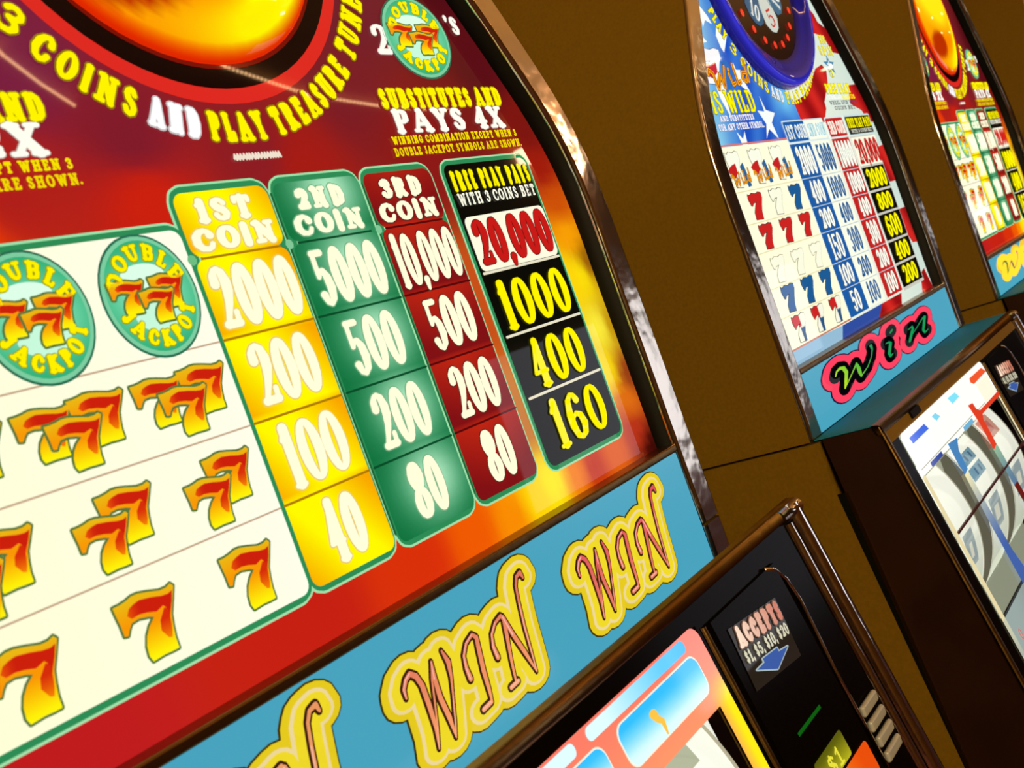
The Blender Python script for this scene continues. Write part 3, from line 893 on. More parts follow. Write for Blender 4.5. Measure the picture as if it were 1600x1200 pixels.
def sign_art(kind):
    k = Ink(place_sign)
    zb = -.2440 if kind == 'script' else -.2035
    P = rrect(.1925, .868, zb, -.1265, .008 if kind == 'script' else .003, 5)
    k.poly(P, (30, 50, 50), 1)
    k.poly([(CX + (x - CX) * .997, zb / 2 - .06325 + (z - zb / 2 + .06325) * .985) for x, z in P], (72, 163, 190), 2)
    if kind == 'script':
        for n_, ox in enumerate((.74, .5315, .3230)):
            top = ((222, 78, 88), (222, 118, 92), (232, 150, 95))[n_]
            bot = ((235, 130, 100), (250, 160, 105), (252, 176, 110))[n_]
            for j, (rx, rz, c) in enumerate((((.0200, .0135, (62, 52, 10)), (.0186, .0124, (228, 200, 30)), (.0128, .0088, (236, 214, 150)), (.0100, .0066, (238, 215, 40)), (.0036, .0032, (60, 28, 12))))):
                for L, wt in WIN.values():
                    ex = 0
                    q = [(ox + x, -.185 + z) for x, z in L]
                    if j < 4:
                        k.stroke(q, rx, rz, c, 3 + j * 2, n=16)
                    else:
                        k.stroke([(a[0], a[1], w_, .0016) for a, w_ in zip(q, wt)], .0022, .0020, c, 3 + j * 2, n=10)
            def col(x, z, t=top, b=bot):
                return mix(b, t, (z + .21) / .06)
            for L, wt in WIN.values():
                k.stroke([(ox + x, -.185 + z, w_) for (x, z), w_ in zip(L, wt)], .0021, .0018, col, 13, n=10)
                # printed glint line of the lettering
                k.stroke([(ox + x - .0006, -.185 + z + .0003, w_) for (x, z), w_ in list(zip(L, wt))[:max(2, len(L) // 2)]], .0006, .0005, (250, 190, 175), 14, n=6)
    else:
        if kind == 'italic':
            lays = ((.0475, .0172, (12, 14, 50)), (.0440, .0158, (252, 62, 92)), (.0215, .0082, (5, 4, 8)))
            grad = ((190, 225, 20), (10, 150, 80))
        else:
            lays = ((.0460, .0150, (240, 185, 50)), (.0440, .0142, (255, 205, 45)), (.0010, .0006, (255, 205, 45)))
            grad = ((35, 140, 30), (190, 60, 140))
        for j, (rx, rz, c) in enumerate(lays):
            for L, wt in WIN_I.values():
                k.stroke(L, rx, rz, c, 3 + 2 * j, n=18)
        def col(x, z):
            return mix(grad[0], grad[1], (x - .29) / .16 + (z + .165) * 8)
        for L, wt in WIN_I.values():
            k.stroke([(x, z, w_) for (x, z), w_ in zip(L, wt)], .0068, .0020, col, 9, n=10)
    return k


# ------------------------------------------------------------------ reel glass prints
def reel_art(kind):
    k = Ink(place_door)
    if kind == 'coral':
        x0, x1 = .196, .6660
        def coral(x, z):
            c = mix((250, 122, 100), (255, 150, 105), (-.23 - z) / .05)
            if z < -.265:
                c = mix(c, (255, 235, 20), (x - .64) / .02 * min(1, (-.262 - z) / .02) if x > .64 else 0)
            return c
        # frame pieces leave the reel window open
        k.poly(rrect(x0, x1, -.2820, -.2265, .010, 5, '0011'), coral, 1, .006)
        k.poly([(.6475, -.505), (x1, -.505), (x1, -.2820), (.6475, -.2820)], coral, 1, .008)
        k.poly([(x0, -.505), (.225, -.505), (.225, -.2820), (x0, -.2820)], coral, 1, .01)
        k.poly([(.225, -.505), (.6475, -.505), (.6475, -.470), (.225, -.470)], coral, 1, .02)
        def sky(x, z):
            return mix((50, 190, 255), (222, 255, 255), (-.2470 - z) / .018 + (.6 - x) * 1.6)
        for a, b in ((.5330, .6470), (.408, .515), (.285, .392)):
            k.poly(rrect(a - .0012, b + .0012, -.2700, -.2405, .0090), (255, 238, 214), 2)
            k.poly(rrect(a, b, -.2690, -.2415, .0085), sky, 3, .004)
        def sky2(x, z):
            return mix((45, 185, 255), (222, 252, 255), (.640 - x) / .11)
        k.poly(rrect(.5070, .6430, -.2370, -.2280, .0042), sky2, 3, .006)
        k.poly(rrect(.34, .4930, -.2370, -.2280, .0042), (222, 250, 255), 3)
        # small flame mark in the window
        k.stroke([(.5745, -.2515, 1.4), (.5760, -.2555, 1), (.5800, -.2590, .8), (.5795, -.2640, .5), (.5790, -.2675, .3)], .0034, .0022, (252, 195, 70), 5, n=8)
    else:
        x0, x1 = .197, .6040
        k.poly(rrect(x0, x1, -.2790, -.2275, .008, 5, '0011'), (255, 255, 246), 1)
        k.poly([(x0, -.505), (.2080, -.505), (.2080, -.279), (x0, -.279)], (228, 214, 165), 1)
        k.poly([(.597, -.505), (x1, -.505), (x1, -.279), (.597, -.279)], (240, 226, 180), 1)
        k.poly(rrect(x0, x1, -.515, -.455, .01, 5, '1100'), lambda x, z: mix((150, 165, 160), (96, 100, 100), (x - .25) / .3), 1, .02)  # grey of the unlit, reflecting lower glass painted in
        k.poly([(.219, -.2370), (.283, -.2370), (.290, -.2450), (.222, -.2450)], (62, 105, 222), 3)
        k.poly([(.401, -.2340), (.437, -.2350), (.446, -.2430), (.408, -.2440)], (130, 226, 246), 3)
        k.poly([(.318, -.2370), (.335, -.2365), (.345, -.2440), (.326, -.2450)], (130, 215, 240), 3)
        k.poly([(.520, -.2350), (.590, -.2355), (.603, -.2440), (.525, -.2450), (.515, -.240)], (240, 88, 44), 3)
        k.poly([(.530, -.2470), (.597, -.2470), (.597, -.2740), (.530, -.2740)], (255, 246, 220), 3)
        for z in (-.2725, -.2800):
            k.stroke([(.205, z), (.455, z)], .0006, .0006, (150, 150, 120), 3, n=6)
            k.stroke([(.490, z - .001), (.600, z - .001)], .0006, .0006, (150, 150, 120), 3, n=6)
        k.poly([(.238, -.2740), (.288, -.2740), (.288, -.2795), (.238, -.2795)], (34, 62, 150), 4)
        k.poly([(.398, -.2740), (.446, -.2740), (.446, -.2795), (.396, -.2795)], (110, 176, 214), 4)
        k.poly([(.456, -.2590), (.478, -.2610), (.480, -.2700), (.491, -.2750), (.603, -.2750), (.603, -.2815), (.494, -.2805), (.484, -.2870), (.481, -.3220), (.459, -.3240), (.462, -.2850)], (222, 62, 34), 5)
        k.poly([(.319, -.2740), (.359, -.2770), (.342, -.2890), (.337, -.3130), (.318, -.3150), (.316, -.2970)], (70, 130, 185), 5)
        def div(x, z):
            return mix((240, 232, 180), (60, 95, 165), (-.315 - z) / .09)
        k.poly([(.318, -.315), (.335, -.315), (.335, -.420), (.345, -.455), (.310, -.455), (.312, -.38)], div, 4, .01)
        def div2(x, z):
            return mix((150, 190, 150), (88, 120, 150), (-.32 - z) / .05)
        k.poly([(.459, -.322), (.483, -.322), (.482, -.376), (.461, -.376)], div2, 4, .01)
        k.poly([(.461, -.376), (.482, -.376), (.482, -.398), (.462, -.398)], (100, 20, 14), 4)
        k.poly([(.462, -.398), (.482, -.398), (.500, -.455), (.455, -.455)], (60, 80, 140), 4)
        text(k, '0', .221, .229, -.4880, -.4760, .0007, (225, 60, 50), 3)
    return k


def reel_mesh(x0, x1, zc, rad, kind, idx):
    """a printed drum: x along the axle"""
    V, F, K = [], [], []
    n = 40
    yc = door_y(zc) + .008 + rad
    def P(x, a, d=0.0):
        return (x, yc - (rad + d) * cos(a), zc + (rad + d) * sin(a))
    def strip(xa, xb, a0, a1, col, d=0.0, m=10):
        for i in range(m):
            b0, b1 = a0 + (a1 - a0) * i / m, a0 + (a1 - a0) * (i + 1) / m
            n0 = len(V)
            V.extend([P(xa, b0, d), P(xb, b0, d), P(xb, b1, d), P(xa, b1, d)])
            F.append((n0, n0 + 1, n0 + 2, n0 + 3))
            c = []
            for b in (b0, b0, b1, b1):
                c.append(C3(col(b) if callable(col) else col))
            K.append(c)
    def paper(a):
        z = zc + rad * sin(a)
        return mix((205, 212, 190), (255, 255, 238), (z + .44) / .12)  # interior lighting painted in: glowing paper, greyer where unlit below
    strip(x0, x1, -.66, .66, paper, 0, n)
    for xe in (x0, x1):
        cen = len(V)
        ring = [P(xe, -.66 + 1.32 * i / n) for i in range(n + 1)]
        V.append((xe, yc - rad * cos(.66), zc))
        V.extend(ring)
        for i in range(n):
            F.append((cen, cen + 1 + i, cen + 2 + i))
            K.append([C3((96, 94, 76))] * 3)
    for s_ in (0, 1):
        xa = x0 if s_ == 0 else x1 - .004
        strip(xa, xa + .004, -.65, .65, (175, 172, 150), .0004, n)
    w_ = x1 - x0
    def aofz(z):
        return math.asin(max(-1, min(1, (z - zc) / rad)))
    if kind == 'flag' and idx == 1:
        for za, zb in ((-.318, -.304), (-.337, -.322)):
            strip(x0 + .010, x1 - .030, aofz(za), aofz(zb), (112, 152, 168), .0008)
            for u in (.25, .5):
                strip(x0 + .012 + w_ * u * .8, x0 + .018 + w_ * u * .8, aofz(za + .003), aofz(zb - .003), (60, 95, 125), .0012)
    if kind == 'flag' and idx == 2:
        strip(x0 + .008, x1 - .035, aofz(-.320), aofz(-.294), (205, 150, 130), .0008)
        strip(x0 + .020, x1 - .050, aofz(-.314), aofz(-.300), (190, 112, 100), .0012)
    if kind == 'flag':
        strip(x0 + .020, x1 - .030, aofz(-.405), aofz(-.365), (150, 165, 165), .0008)
        strip(x0 + .034, x1 - .045, aofz(-.395), aofz(-.378), (215, 215, 195), .0012)
    else:
        strip(x0 + .055, x1 - .030, aofz(-.305), aofz(-.290), (176, 180, 150), .0008)
        strip(x0 + .055, x1 - .030, aofz(-.345), aofz(-.312), (176, 180, 150), .0008)
        strip(x0 + .015, x0 + .040, aofz(-.320), aofz(-.305), (205, 212, 195), .0008)
    return V, F, K


# ------------------------------------------------------------------ the machine
def empty(name, loc):
    o = bpy.data.objects.new(name, None)
    o.empty_display_size = 0.1
    o.location = loc
    scene.collection.objects.link(o)
    return o

def profile_path(L, y):
    return [((p[0], y, p[1]), (n_[0], 0, n_[1]), (0, -1, 0)) for p, n_ in L]

def dome(cx, cz, r, h, ncol, mat, name, parent, n=28, m=56, base=0.0, rim=None):
    V, F, K = [], [], []
    for i in range(n + 1):
        t = i / n
        rr = r * sin(t * pi / 2)
        y = -base - h * cos(t * pi / 2)
        for j in range(m):
            a = 2 * pi * j / m
            V.append((cx + rr * cos(a), y, cz + rr * sin(a)))
    for i in range(n):
        for j in range(m):
            k_ = (j + 1) % m
            q = (i * m + j, (i + 1) * m + j, (i + 1) * m + k_, i * m + k_)
            F.append(q)
            K.append([C3(ncol((V[v][0] - cx) / r, (V[v][2] - cz) / r)) for v in q])
    return link(name, V, F, mat, parent, True, K)

def make_machine(ox, art, sign, reel, wheel, label):
    root = empty('slot_machine', (ox * S, 0, 0))
    tag(root, label, 'slot machine', 'row of slot machines')
    # cabinet shell: arched top box and lower body
    outer = arch(.3718, -.2045)
    ring = [p for p, n_ in outer]
    V, F = [], []
    n = len(ring)
    ys = (-.0172, .18, .56)
    for y in ys:
        V.extend([(p[0], y, p[1]) for p in ring])
    for a in range(len(ys) - 1):
        for i in range(n - 1):
            F.append((a * n + i, a * n + i + 1, (a + 1) * n + i + 1, (a + 1) * n + i))
        F.append((a * n + n - 1, a * n, (a + 1) * n, (a + 1) * n + n - 1))
    F.append(tuple(range((len(ys) - 1) * n, len(ys) * n)))
    top = link('top_box', V, F, M['laminate'], root)
    for p in top.data.polygons: p.use_smooth = len(p.vertices) == 4
    top.data.set_sharp_from_angle(angle=R_(30)) if hasattr(top.data, 'set_sharp_from_angle') else None
    link('back_plate', *box(.165, .895, .004, .012, -.2045, .10), M['black'], top)
    # panel joint running back along the side near the shoulder
    sides = []
    pr = [(.56, -.2075), (-.004, -.2075), (-.004, -.2530), (-.0240, -.2550), (-.0610, -.6200), (-.0610, -2.2580), (.56, -2.2580)]
    V = [(x, y, z) for x in (CX - .3705, CX + .3705) for y, z in pr]
    F = [tuple(range(6, -1, -1)), tuple(range(7, 14))] + [(i, (i + 1) % 7, (i + 1) % 7 + 7, i + 7) for i in range(7)]
    low = link('lower_body', V, F, M['laminate'], root)
    # arched metal trim, with a joint near the foot
    prof = [(0, -.002), (0, .0170), (.0006, .0196), (.0020, .0210), (.0036, .0215), (.0042, .0215), (.0160, .0216), (.0278, .0215), (.0284, .0215), (.0300, .0210), (.0314, .0196), (.032, .0170), (.032, -.002)]
    prof = [(s_, t_) for s_, t_ in prof]
    L = arch(.339, -.2020)
    V, F = sweep(profile_path(L, 0.0), prof)
    trim = link('metal_trim', V, F, M['chrome'], root, True)
    a_ = []
    link('side_filler', *box(.1596, .1900, -.0245, -.0040, -.2560, -.2076), M['laminate'], root)
    for sx in (1,):
        L2 = [((CX + sx * .339, z), (sx, 0)) for z in (-.2560, -.2300, -.2050)]
        if sx > 0: L2 = L2[::-1]
        V, F = sweep(profile_path(L2, 0.0), prof)
        link('trim_foot', V, F, M['chrome_smooth'], root, True)
    # black inner wall of the glass recess
    L = arch(.3392, -.1275)
    V, F = sweep(profile_path(L, 0.0), [(0, .0165), (-.0004, .0165), (-.0012, .0)])
    link('glass_gasket', V, F, M['black'], root, True)
    # paytable
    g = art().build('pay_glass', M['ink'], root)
    # wheel window
    if wheel == 'fire':
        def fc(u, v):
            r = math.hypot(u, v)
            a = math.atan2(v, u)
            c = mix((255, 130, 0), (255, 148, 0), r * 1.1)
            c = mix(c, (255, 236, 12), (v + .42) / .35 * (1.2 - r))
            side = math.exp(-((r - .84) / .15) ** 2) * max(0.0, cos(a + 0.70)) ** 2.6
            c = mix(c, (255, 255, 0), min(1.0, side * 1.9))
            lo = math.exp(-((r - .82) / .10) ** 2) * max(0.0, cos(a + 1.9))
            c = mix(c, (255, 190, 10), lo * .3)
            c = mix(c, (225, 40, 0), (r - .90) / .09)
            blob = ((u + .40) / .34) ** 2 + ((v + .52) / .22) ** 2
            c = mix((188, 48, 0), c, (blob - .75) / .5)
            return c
        dome(.5095, .379, .1300, .013, fc, M['ink'], 'wheel_dome', root, base=.0015)
    else:
        dcx, dcz = .525, .395
        # tall rolled bezel
        V, F, K = [], [], []
        m_ = 72
        prf = [(.1725, .000), (.1722, .006), (.1710, .012), (.1690, .015), (.1660, .0165), (.1600, .0160), (.1500, .0130), (.1400, .0085), (.1300, .0050)]
        for j in range(m_):
            a = 2 * pi * j / m_
            for rr, y in prf:
                V.append((dcx + rr * cos(a), -.002 - y, dcz + rr * sin(a)))
        q_ = len(prf)
        tone = [(20, 18, 100), (26, 24, 120), (40, 38, 160), (58, 54, 205), (46, 42, 180), (28, 24, 125), (20, 18, 100), (22, 20, 112), (14, 10, 60)]  # bright rim highlight and darker slopes painted into the bezel colours
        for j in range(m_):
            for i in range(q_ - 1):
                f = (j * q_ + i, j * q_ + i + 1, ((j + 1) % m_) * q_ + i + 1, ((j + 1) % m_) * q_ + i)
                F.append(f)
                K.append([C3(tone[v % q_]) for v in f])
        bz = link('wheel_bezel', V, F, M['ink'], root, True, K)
        k = Ink(lambda x, z, d: (x, -.006 - d, z))
        k.poly(ell_pts(dcx, dcz, .1530, .1530, n=64), lambda x, z: mix((34, 12, 6), (34, 30, 150), (math.hypot(x - dcx, z - dcz) - .131) / .014), 0, .006)
        ncol = ((30, 88, 120), (205, 212, 200), (40, 100, 130), (200, 205, 195), (36, 96, 128), (205, 212, 200), (40, 100, 130), (200, 205, 195))
        names = ('10', '5', '10', '20', '25', '5', '50', '5')
        for i in range(8):
            a = R_(238 + 45 * i)
            d = [(0.016, -.004), (.050, -.024), (.074, -.026), (.087, -.014), (.091, 0), (.087, .014), (.074, .026), (.050, .024), (.016, .004)]
            k.poly([(dcx + u * cos(a) - v * sin(a), dcz + u * sin(a) + v * cos(a)) for u, v in d], ncol[i], 2)
            pa = (lambda a_: lambda u, v: (dcx + (.083 - v) * cos(a_) - (u - .016) * sin(a_) * -1 * -1, dcz + (.083 - v) * sin(a_) + (u - .016) * cos(a_), a_ + pi / 2))(a)
            text(k, names[i], .003, .030 if len(names[i]) > 1 else .026, 0, .028, .0022, (225, 225, 215) if i % 2 == 0 else (190, 30, 25), 5, path=pa, penz=.0022)
        wf = k.build('wheel_face', M['ink'], bz)
        k = Ink(lambda x, z, d: (x, -.008 - d, z))
        for i in range(22):
            a = 2 * pi * (i + .25) / 22
            k.stroke([(dcx + .1090 * cos(a), dcz + .1090 * sin(a))], .0056, .0056, (255, 58, 36), 1, n=14)
        k.build('marker_lights', M['ink'], bz)
    # sign below the glass
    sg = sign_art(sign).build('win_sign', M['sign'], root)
    o = link('sign_strip', *box(.1910, .8690, -.0205, .002, -.1315, -.1240), M['gold_trim'], root)
    bevel(o, .0012)
    link('sign_back', *box(.1880, .8715, -.0172, .0000, -.2540, -.1300), M['black'], root)
    # door: the box that stands out below
    def side(z): return door_y(z)
    za, zb_ = -.2050, -.6200
    V = []
    for x in (.1620, .9000):
        V += [(x, -.0300, za - .0008), (x, side(za) + .0012, za - .0008), (x, side(zb_) + .0012, zb_), (x, -.0620, zb_)]
    F = [(0, 1, 2, 3), (7, 6, 5, 4), (0, 4, 5, 1), (2, 6, 7, 3), (3, 7, 4, 0)]
    if sign == 'script':
        # open channel behind the front lip
        V2, F2 = [], []
        zc_ = -.2520
        parts = []
        V = []
        for x in (.1620, .9000):
            V += [(x, -.0300, zc_), (x, -.0800, zc_), (x, -.0930, za - .0008), (x, side(za) + .0012, za - .0008), (x, side(zb_) + .0012, zb_), (x, -.0620, zb_)]
        F = [(0, 1, 2, 3, 4, 5), (11, 10, 9, 8, 7, 6)] + [(i, i + 6, (i + 1) % 6 + 6, (i + 1) % 6) for i in range(6) if i != 3]
    door = link('door', V, F, M['dark_side'], root)
    for nm, ya, yb, mt in (('door_gasket', 0.0, .0090, M['black']), ('door_bead', -.0040, .0, M['gold_trim'])):
        V = []
        for z in (-.2700, -.6200):
            yb0 = -.0300 - .032 * (-z - .2058) / .4142
            V += [(.1600, yb0 + ya, z), (.1625, yb0 + ya, z), (.1625, yb0 + yb, z), (.1600, yb0 + yb, z)]
        link(nm, V, [(0, 1, 2, 3), (7, 6, 5, 4), (0, 4, 5, 1), (1, 5, 6, 2), (2, 6, 7, 3), (3, 7, 4, 0)], mt, door)
    # ledge top or channel floor
    if sign != 'script':
        lg = link('ledge', *box(.1640, .8980, -.0950, -.0200, -.2049, -.2038), M['ledge'], door)
    # black front face of the door
    def dquad(x0, x1, z0, z1, th=.0012, off=0.0):
        v = []
        for x, z in ((x0, z0), (x1, z0), (x1, z1), (x0, z1)):
            v.append((x, side(z) - off, z))
        for x, z in ((x0, z0), (x1, z0), (x1, z1), (x0, z1)):
            v.append((x, side(z) - off + th, z))
        return v, [(0, 1, 2, 3), (7, 6, 5, 4), (0, 4, 5, 1), (1, 5, 6, 2), (2, 6, 7, 3), (3, 7, 4, 0)]
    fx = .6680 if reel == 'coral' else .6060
    link('door_header', *dquad(.1640, .8980, -.2285, -.2060), M['black_gloss'] if reel == 'coral' else M['reflection_brown'], door)
    link('door_face', *merge(dquad(fx, .8980, -.6190, -.2285), dquad(.1640, .1970, -.6190, -.2285),
                             dquad(.1970, fx, -.6190, -.5050)), M['black_gloss'], door)
    # metal edging: top lip, left and right edges
    def bar(x0, x1, z0, z1, hgt, mat, name, nseg=8, horizontal=False):
        v, f = [], []
        for zt in (z0, z1):
            pass
        if horizontal:
            pr = []
            for i in range(nseg + 1):
                a = pi * i / nseg
                zz = (z0 + z1) / 2 + (z1 - z0) / 2 * cos(a)
                pr.append((side(zz) - hgt * sin(a), zz))
            pr = [(-.0900, z1 + .0006)] + pr + [(side(z0) + .004, z0)]
            for x in (x0, x1):
                v += [(x, y, z) for y, z in pr]
            m = len(pr)
            f = [(i, i + 1, m + i + 1, m + i) for i in range(m - 1)] + [tuple(range(m)), tuple(range(2 * m - 1, m - 1, -1))]
        else:
            for z in [z0 + (z1 - z0) * t / 10 for t in range(11)]:
                for i in range(nseg + 1):
                    a = pi * i / nseg
                    v.append(((x0 + x1) / 2 - (x1 - x0) / 2 * cos(a), side(z) - hgt * sin(a), z))
            m = nseg + 1
            for q in range(10):
                for i in range(nseg):
                    f.append((q * m + i, q * m + i + 1, (q + 1) * m + i + 1, (q + 1) * m + i))
        return link(name, v, f, mat, door, True)
    bar(.1585, .9020, -.2150, -.2035, .0035, M['gold_trim'], 'top_edging', 8, True)
    bar(.8820, .9030, -.6200, -.2060, .0060, M['chrome_smooth'], 'side_edging')
    bar(.8640, .8760, -.6200, -.2180, .0040, M['chrome_smooth'], 'inner_edging')
    bar(.1580, .1680, -.6200, -.2060, .0030, M['gold_trim'], 'side_edging')
    # bright metal corner cap
    bc = bar(.8600, .9025, -.2170, -.2040, .0062, M['chrome'], 'corner_cap', 8, True)
    link('door_lock', *merge(dquad(.2600, .2950, -.2235, -.2150, .003, .003)), M['black'], door)
    # glass: print, pane, reels
    rg = reel_art(reel).build('reel_glass', M['reel_ink'], door)
    bar(fx + .0050, fx + .0110, -.5050, -.2330, .0025, M['gold_trim'], 'glass_edging')
    wx0, wx1, wz0, wz1 = (.225, .6475, -.470, -.2820) if reel == 'coral' else (.2080, .5970, -.4560, -.2790)
    link('reel_pane', [(wx0, side(wz0) + .0005, wz0), (wx1, side(wz0) + .0005, wz0), (wx1, side(wz1) + .0005, wz1), (wx0, side(wz1) + .0005, wz1)], [(0, 1, 2, 3)], M['pane'], rg)
    spans = ((.2120, .3020), (.3480, .4480), (.4900, .5900)) if reel == 'flag' else ((.2350, .3550), (.3780, .4980), (.5210, .6430))
    for i, (a, b) in enumerate(spans):
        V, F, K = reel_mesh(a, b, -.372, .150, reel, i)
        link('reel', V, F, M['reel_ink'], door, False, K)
    # lit backing between the reels
    bd = .060 if reel == 'flag' else .030
    k = Ink(lambda x, z, d: (x, side(z) + bd - d, z))
    k.poly([(.19, -.51), (fx, -.51), (fx, -.23), (.19, -.23)], (150, 156, 132) if reel == 'flag' else (250, 250, 235), 0)
    k.build('reel_backing', M['ink'], door)
    link('payline', *box(wx0, wx1, side(-.352) - .0022, side(-.352) - .0002, -.3535, -.3505), mat_plain('dark_red_line', (70, 16, 14), .4) if 'line' not in M else M['line'], door)
    # bill acceptor
    bx = .0 if reel == 'coral' else -.0600
    ba = link('bill_acceptor', *dquad(.6830 + bx, .8080 + bx, -.4300, -.2330, .004, .0035), M['black_gloss'], door)
    lx = .7000 + bx
    def turned(x, z, d):
        u, v = x - lx, z + .2467
        ca, sa = cos(-.10), sin(-.10)
        x2, z2 = lx + u * ca - v * sa, -.2467 + u * sa + v * ca
        return (x2, side(z2) - .0043 - d, z2)
    k = Ink(turned)
    k.poly([(lx - .002, -.2940), (lx + .080, -.2940), (lx + .082, -.2455), (lx - .002, -.2455)], (40, 32, 24), 0)
    text(k, 'ACCEPTS', lx + .002, lx + .080, -.2625, -.2468, .0026, lambda x, z: mix((255, 232, 205), (205, 120, 95), (x - lx) / .075), 4, .0008, (120, 80, 60), gap=.04, penz=.0022, thin=.8)
    text(k, '$1, $5, $10, $20', lx + .002, lx + .078, -.2745, -.2650, .0011, (215, 210, 180), 4, gap=.06, thin=.8)
    ar = [(.010, -.2815), (.024, -.2805), (.024, -.2775), (.050, -.2775), (.050, -.2805), (.066, -.2815), (.038, -.2905)]
    ar = [(lx + a, b) for a, b in ar]
    k.stroke(closed(ar), .0018, .0010, (170, 185, 185), 2, n=6)
    k.poly(ar, (60, 92, 165), 3)
    k.build('bill_label', M['ink'], ba)
    k2 = Ink(lambda x, z, d: (x, side(z) - .0043 - d, z))
    k2.poly([(.7150 + bx, -.3415), (.7630 + bx, -.3415), (.7630 + bx, -.3385), (.7150 + bx, -.3385)], (10, 92, 14), 1)
    k2.build('slot_light', M['ink'], ba)
    k3 = Ink(lambda x, z, d: (x, side(z) - .0043 - d, z))
    k3.poly(rrect(.7130 + bx, .7720 + bx, -.3850, -.3640, .003), lambda x, z: mix((90, 90, 12), (190, 185, 30), (-.366 - z) / .02), 1, .004)
    text(k3, '$1', .7300 + bx, .7560 + bx, -.3830, -.3690, .0014, (235, 225, 60), 4, thin=.8)
    k3.build('lit_plate', M['ink'], ba)
    k4 = Ink(lambda x, z, d: (x, side(z) - .0043 - d, z))
    k4.poly(rrect(.7300 + bx, .8000 + bx, -.4140, -.3875, .004), lambda x, z: mix((255, 130, 30), (235, 80, 10), (x - .73 - bx) / .05), 1, .005)
    k4.build('orange_plate', M['ink'], ba)
    # curved metal piping beside the acceptor
    pth = [(.7920 + bx, -.2330), (.8060 + bx, -.2380), (.8160 + bx, -.2500), (.8200 + bx, -.2700), (.8180 + bx, -.3000), (.8150 + bx, -.3300), (.8150 + bx, -.42)]
    PP = []
    for i, (x, z) in enumerate(pth):
        j0, j1 = max(0, i - 1), min(len(pth) - 1, i + 1)
        dx, dz = pth[j1][0] - pth[j0][0], pth[j1][1] - pth[j0][1]
        m = math.hypot(dx, dz)
        PP.append(((x, side(z) - .002, z), (dz / m, 0, -dx / m), (0, -1, 0)))
    V, F = sweep(PP, [(.0022 * cos(2 * pi * i / 10), .0022 * sin(2 * pi * i / 10)) for i in range(10)], True)
    link('piping', V, F, M['chrome_smooth'], door, True)
    # slatted speaker vent
    for i in range(4):
        z = -.3700 - i * .0135
        s_ = link('vent_slat', *box(.8210 + bx, .8560 + bx * .8, side(z) - .0060, side(z) - .0005, z - .0100, z), M['slat'], door)
        bevel(s_, .0015)
    # button shelf and belly below the picture
    sh = []
    for x in (.1600, .9020):
        sh += [(x, -.040, -.6220), (x, side(-.62) - .010, -.6220), (x, -.3300, -.7000), (x, -.3300, -.7400), (x, -.040, -.8000)]
    F = [(0, 1, 2, 3, 4), (9, 8, 7, 6, 5)] + [(i, i + 5, (i + 1) % 5 + 5, (i + 1) % 5) for i in range(5)]
    shelf = bevel(link('button_shelf', sh, F, M['black_gloss'], root), .004)
    for i in range(4):
        x = .26 + i * .13
        bt = link('play_button', *box(x, x + .08, -.270, -.215, -.700, -.664), M['slat'], shelf)
        bevel(bt, .004)
    bl = link('belly_panel', *box(.1800, .8840, -.060, -.0200, -1.6500, -.8300), M['dark_side'], root)
    bevel(bl, .006)
    return root

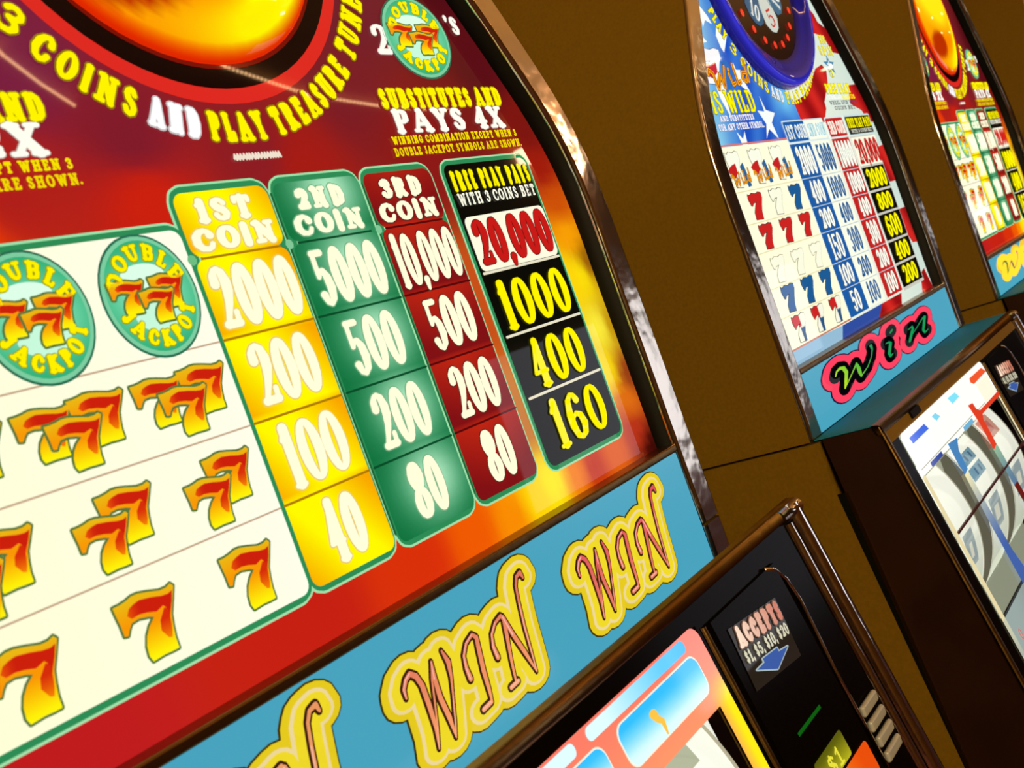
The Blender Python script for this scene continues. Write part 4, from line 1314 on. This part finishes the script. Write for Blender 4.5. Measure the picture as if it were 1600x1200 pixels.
if __name__ == '__main__':
    jack = make_machine(0, jackpot_art, 'script', 'coral', 'fire', 'nearest slot machine, red and gold paytable with flaming sevens, blue WIN WIN strip below')
    wildm = make_machine(1, wild_art, 'italic', 'flag', 'flag', 'slot machine with stars and stripes paytable and pink-outlined green Win sign')
    third = make_machine(2, jackpot_art, 'gold', 'coral', 'fire', 'third slot machine at right edge, red flaming-sevens paytable, small gold-outlined sign')
    fourth = make_machine(3.27, wild_art, 'italic', 'flag', 'flag', 'farthest slot machine at the top right corner, only its plain brown side showing')

    # ------------------------------------------------------------------ room
    def plane(name, pts, mat, kind='structure'):
        o = link(name, pts, [(0, 1, 2, 3)], mat, None, scale=False)
        tag(o, kind=kind)
        return o
    carpet = mat_plain('patterned_carpet', (70, 22, 20), .95, noise=.6, nscale=9)
    ceil_m = mat_plain('warm_ceiling_paint', (190, 150, 95), .8, noise=.08, nscale=4)
    wall_m = mat_plain('brown_wall_paint', (120, 86, 40), .8, noise=.12, nscale=3)
    X0, X1, Y0, Y1, H = -5.0, 17.0, -4.6, 0.75, 3.2
    plane('floor', [(X0, Y0, 0), (X1, Y0, 0), (X1, Y1, 0), (X0, Y1, 0)], carpet)
    ceiling = plane('ceiling', [(X0, Y0, H), (X0, Y1, H), (X1, Y1, H), (X1, Y0, H)], ceil_m)
    plane('wall_back', [(X0, Y1, 0), (X1, Y1, 0), (X1, Y1, H), (X0, Y1, H)], wall_m)
    wall_front = plane('wall_front', [(X0, Y0, 0), (X0, Y0, H), (X1, Y0, H), (X1, Y0, 0)], wall_m)
    plane('wall_left', [(X0, Y0, 0), (X0, Y1, 0), (X0, Y1, H), (X0, Y0, H)], wall_m)
    wall_right = plane('wall_right', [(X1, Y0, 0), (X1, Y0, H), (X1, Y1, H), (X1, Y1, 0)], wall_m)
    # unseen ceiling lamps over the aisle, added for glints in the chrome
    lampm = mat_emit('lamp_diffuser', (255, 226, 180), 14.0)
    ringm = mat_plain('lamp_ring', (150, 120, 80), .3, metal=.8)
    def disc(cx, cy, z, r, n=24):
        return [(cx + r * cos(2 * pi * i / n), cy + r * sin(2 * pi * i / n), z) for i in range(n)], [tuple(range(n - 1, -1, -1))]
    spots = [(x, y) for x in (-2.6, 0.2, 7.2, 8.87, 12.0, 14.7) for y in (-1.4, -3.3)]
    V, F = disc(0, 0, H - .012, .11)
    V2, F2 = [], []
    for j in range(24):
        a = 2 * pi * j / 24
        V2 += [(.11 * cos(a), .11 * sin(a), H - .012), (.13 * cos(a), .13 * sin(a), H - .016), (.145 * cos(a), .145 * sin(a), H - .001)]
    for j in range(24):
        k_ = (j + 1) % 24
        F2 += [(j * 3, j * 3 + 1, k_ * 3 + 1, k_ * 3), (j * 3 + 1, j * 3 + 2, k_ * 3 + 2, k_ * 3 + 1)]
    for i, (x, y) in enumerate(spots):
        if i == 0:
            lamp = link('glint_downlight', V2, F2, ringm, ceiling, True, scale=False)
            lens = link('diffuser', V, F, lampm, lamp, scale=False)
            first = lamp
        else:
            lamp = first.copy()
            scene.collection.objects.link(lamp)
            lens = first.children[0].copy()
            scene.collection.objects.link(lens)
            lens.parent = lamp
        lamp.location = (x, y, 0)
    # unseen glowing panels across the aisle, added to be mirrored in the metal trim
    for px0, px1, pz0, pz1, st in ((6.2, 9.0, .12, 1.45, 1.7), (9.4, 12.2, .12, 1.35, 1.2)):
        link('reflection_panel', *box(px0, px1, Y0 + .01, Y0 + .09, pz0, pz1), mat_emit('reflection_panel_glow', (235, 240, 255), st), wall_front, scale=False)
    link('reflection_panel', *box(X1 - .09, X1 - .01, -4.4, -3.4, .95, 1.35), mat_emit('reflection_panel_glow', (235, 240, 255), 1.0), wall_right, scale=False)
    link('wall_lamp', *box(7.55, 8.0, Y0 + .01, Y0 + .10, 2.88, 3.00), mat_emit('wall_lamp_light', (255, 210, 170), 45.0), wall_front, scale=False)
    # strings of tiny bulbs whose reflections run across the glass
    bulbm = mat_emit('tiny_bulb', (255, 200, 140), 45.0)
    def string(pts, nb, label):
        V, F = [], []
        for i in range(nb):
            t = i / (nb - 1) * (len(pts) - 1)
            a = min(int(t), len(pts) - 2)
            u = t - a
            c = [pts[a][k_] + (pts[a + 1][k_] - pts[a][k_]) * u for k_ in range(3)]
            r = .011
            n0 = len(V)
            V += [(c[0] + r, c[1], c[2]), (c[0] - r, c[1], c[2]), (c[0], c[1] + r, c[2]), (c[0], c[1] - r, c[2]), (c[0], c[1], c[2] + r), (c[0], c[1], c[2] - r)]
            for q in ((0, 2, 4), (2, 1, 4), (1, 3, 4), (3, 0, 4), (2, 0, 5), (1, 2, 5), (3, 1, 5), (0, 3, 5)):
                F.append(tuple(n0 + v for v in q))
        o = link('string_light', V, F, bulbm, ceiling, scale=False)
        o['kind'] = 'stuff'
    string([(3.3, -3.2, 3.17), (3.68, -3.44, 3.17), (4.54, -3.78, 3.17), (5.4, -3.98, 3.17), (6.3, -4.1, 3.17)], 90, 'string of tiny warm bulbs whose reflection crosses the ring at the top left glass')
    string([(2.4, -3.25, 3.17), (2.51, -3.36, 3.17), (2.81, -3.62, 3.17), (3.1, -3.85, 3.17)], 34, 'short string of tiny warm bulbs reflected at the far left edge of the red glass')
